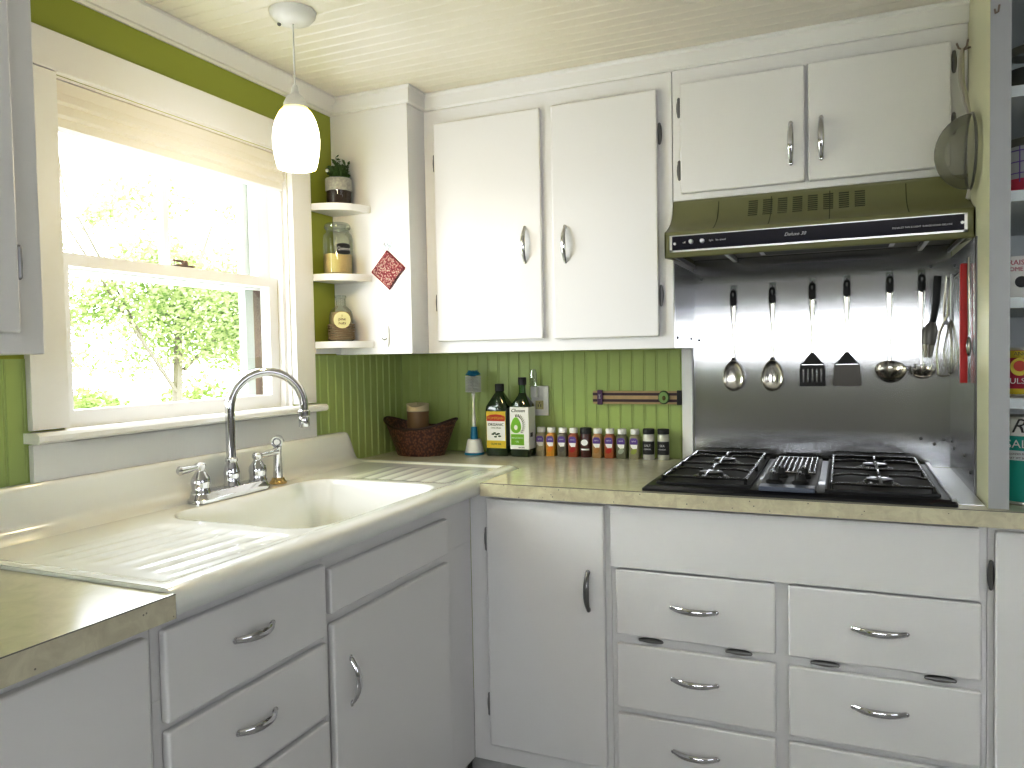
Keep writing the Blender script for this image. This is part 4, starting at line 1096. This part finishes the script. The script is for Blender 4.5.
t = thing('glass_jar', 'jar with purple and crimson label on the second shelf', 'jar', (1.975,-.50,1.6075))
MB().lathe([(.0001,0),(.048,0),(.050,.004),(.050,.105),(.045,.113),(.0001,.113)], (1.975,-.50,1.6075), 28).build('jar_body', P('frosted_jar', (.40,.42,.44), .2, coat=.5), t)
MB().lathe([(.046,.110),(.048,.112),(.048,.128),(.0001,.130)], (1.975,-.50,1.6075), 28).build('lid', 'chromed', t)
curved_label(t, 'label_panel', 1.975, -.50, 1.6075+.020, .0504, -175, -60, .036, 'crimson', 16)
b = MB(); 
for z in (.050,.075,.100): b.tube([(1.975+.0515*math.cos(math.radians(a)), -.50+.0515*math.sin(math.radians(a)), 1.6075+z) for a in range(-178,-40,8)], .0012, 5)
for a in (-165,-120,-85): b.tube([(1.975+.0515*math.cos(math.radians(a)), -.50+.0515*math.sin(math.radians(a)), 1.6075+z) for z in (.03,.11)], .0012, 5)
b.build('purple_lines', 'vio', t)
t = thing('food_box', 'white carton with dark red lettering on the third shelf', 'box', (1.99,-.45,1.3775))
MB().box(1.925, -.50, 1.3775, 2.05, -.40, 1.3775+.10, .002).build('carton', 'paper', t)
text('label_lettering', 'RAISED', .016, (1.962,-.5006,1.462), RX90, 'crimson', t)
text('label_lettering', 'HOME LINE', .013, (1.962,-.5006,1.447), RX90, 'crimson', t)
MB().ell((1.962,-.5005,1.418), .013,.001,.013).build('picture_print', 'text_k', t)
MB().box(1.93, -.5008, 1.388, 1.94, -.5001, 1.397).build('barcode_print', 'text_k', t)
t = can('tin_can', 'red and yellow tin on the fourth shelf of the open shelving', 'can', 1.968, -.52, 1.1585, .043, .106, 'crimson')
c = curved_label(t, 'label_panel', 1.968, -.52, 1.1585+.094, .0433, -180, 0, .016, 'yellow', 16)
curved_label(t, 'label_panel', 1.968, -.52, 1.1585+.010, .0433, -180, 0, .014, 'yellow', 16)
text('label_lettering', 'ANO', .012, (1.950,-.5650,1.1585+.095), facing(-8), 'text_k', c)
o = MB().prism([(1.948+.018*math.cos(a), 1.1585+.066+.020*math.sin(a)) for a in [2*PI*k/20 for k in range(20)]], 'y', -.5640, -.5600).build('emblem_print', 'yellow', t)
MB().prism([(1.948+.012*math.cos(a), 1.1585+.068+.012*math.sin(a)) for a in [2*PI*k/20 for k in range(20)]], 'y', -.5655, -.5641).build('emblem_centre', 'lred', o)
text('label_lettering', 'ULSI', .018, (1.946,-.5650,1.1585+.034), facing(-8), 'text_w', t)
t = can('salt_canister', 'teal and white salt canister on the counter under the shelves', 'canister', 1.968, -.52, .9142, .046, .195, 'teal')
c = curved_label(t, 'label_panel', 1.968, -.52, .9142+.175, .0463, -180, 0, .040, 'paper', 16)
text('label_lettering', 'R', .045, (1.943,-.568,.9142+.177), facing(-10), 'text_k', c, shear=.4)
text('label_lettering', 'SALT', .026, (1.950,-.568,.9142+.137), facing(-10), 'text_w', t)
c = curved_label(t, 'label_panel', 1.968, -.52, .9142+.111, .0463, -180, 0, .022, 'pale', 16)
text('label_lettering', 'IODIZED FOOD', .006, (1.948,-.568,.9142+.115), facing(-10), 'text_k', c)
text('label_lettering', 'NET WT 26 OZ', .006, (1.948,-.568,.9142+.106), facing(-10), 'text_k', c)

# ------------------------------------------------------------------ outside
tag(MB().box(-40, -30, -.6, -.2, 40, -.5).build('ground', 'ground'), kind='structure')
def tree(name, label, c, blobs, nleaf, ls, mat, trunk):
    t = thing(name, label, 'tree' if name == 'tree' else 'shrub', (c[0],c[1],-.5))
    b = MB()
    tot = sum(r[3]**2 for r in blobs)
    for (x, y, z, r) in blobs:
        k_ = int(nleaf*r*r/tot)
        for _ in range(k_):
            d = Vector((random.gauss(0,1), random.gauss(0,1), random.gauss(0,1))).normalized()*r*(random.random()**.4)
            d.z *= .75
            p = Vector((x,y,z))+d
            u = Vector((random.gauss(0,1), random.gauss(0,1), random.gauss(0,.6))).normalized()
            v = u.orthogonal().normalized(); s_ = ls*random.uniform(.6,1.3)
            b.bm.faces.new([b.bm.verts.new(q) for q in (p-u*s_, p+v*s_*.55, p+u*s_, p-v*s_*.55)])
    me_off = WL[t.name]
    b.build('foliage', mat, t, norm=False)
    b = MB()
    for pts, r in trunk: b.tube(pts, r, 8)
    b.build('trunk', 'bark', t)
    return t
bl = []
for _ in range(62):
    bl.append((random.uniform(-4.6,-3.4), random.uniform(.6,5.2), random.uniform(1.30,2.20), random.uniform(.22,.42)))
for _ in range(8): bl.append((random.uniform(-4.6,-3.6), random.uniform(.8,5.4), random.uniform(2.3,3.1), random.uniform(.15,.32)))
tree('tree', 'sunlit green leafy tree seen through the window', (-4.0,2.6), bl, 34000, .026, 'leaf',
     [([(-4.0,2.6,-.5),(-4.0,2.6,.8),(-4.05,2.7,1.6),(-4.1,3.2,2.6)], [.05,.045,.035,.012]), ([(-4.0,2.6,1.0),(-3.9,1.9,1.8),(-3.9,1.1,2.9)], [.02,.012,.005]),
      ([(-3.95,2.2,1.5),(-3.9,1.5,2.6),(-3.8,1.3,3.4)], [.012,.01,.005]), ([(-4.0,2.7,1.2),(-4.0,3.8,2.0),(-4.0,4.4,3.0)], [.02,.012,.005])])
bl = [(random.uniform(-7.5,-6.2), random.uniform(2,9), random.uniform(.3,.8), random.uniform(.3,.5)) for _ in range(16)]
tree('shrub', 'low pale shrubs beyond the leafy tree outside the window', (-6.8,5), bl, 5000, .05, 'leaf2', [([(-6.8,5,-.5),(-6.8,5,.4)], [.04,.02])])

# ------------------------------------------------------------------ light
W = bpy.data.worlds.new('World'); S.world = W; W.use_nodes = True
bg = W.node_tree.nodes['Background']; bg.inputs[0].default_value = (.95,.98,1,1); bg.inputs[1].default_value = 16
def area(name, loc, rot, sx, sy, e, col, portal=False):
    l = bpy.data.lights.new(name, 'AREA'); l.shape = 'RECTANGLE'; l.size = sx; l.size_y = sy; l.energy = e; l.color = col
    if portal: l.cycles.is_portal = True
    o = bpy.data.objects.new(name, l); COL.objects.link(o); o.location = loc; o.rotation_euler = rot
    return o
area('window_portal', (-.15,-1.035,1.5), (0,-PI/2,0), .77, .77, 1, (1,1,1), True)
area('rear_window_light', (1.7,YW+.02,1.40), (PI/2,0,0), 2.4, .07, 8, (.86,.88,1))
area('right_fill_light', (XW-.02,-2.6,1.45), (0,PI/2,0), 1.0, 1.6, 11, (.90,.93,1))  # added fill lamp lifting the left-run fronts; this wall has no window
l = bpy.data.lights.new('pendant_bulb', 'POINT'); l.energy = 4.5; l.color = (1,.78,.45); l.shadow_soft_size = .03
o = bpy.data.objects.new('pendant_bulb', l); COL.objects.link(o); o.location = (PX,PY,1.735)

# ------------------------------------------------------------------ camera
cd = bpy.data.cameras.new('camera'); cam = bpy.data.objects.new('camera', cd); COL.objects.link(cam)
cd.sensor_fit = 'HORIZONTAL'; cd.sensor_width = 36; cd.lens = 763.8/1024*36; cd.clip_start = .05
yaw, pit, rol = .4089, -.0371, -.0187
cy, sy = math.cos(yaw), math.sin(yaw)
fwd = Vector((-sy*math.cos(pit), cy*math.cos(pit), math.sin(pit))); right = Vector((cy, sy, 0)); up = right.cross(fwd)
r_ = right*math.cos(rol)+up*math.sin(rol); u_ = -right*math.sin(rol)+up*math.cos(rol)
cam.matrix_world = Matrix(((r_.x,u_.x,-fwd.x,1.5857),(r_.y,u_.y,-fwd.y,-2.5768),(r_.z,u_.z,-fwd.z,1.2707),(0,0,0,1)))
S.camera = cam
S.view_settings.view_transform = 'Standard'; S.view_settings.look = 'None'; S.view_settings.exposure = 0
S.view_settings.use_curve_mapping = True
cm = S.view_settings.curve_mapping; c = cm.curves[3]
cm.use_clip = False
for x_, y_ in ((.05,.033),(.32,.255),(.62,.67)): c.points.new(x_, y_)
c.points[0].location = (0,0); c.points[-1].location = (1,1.06)
cm.update()
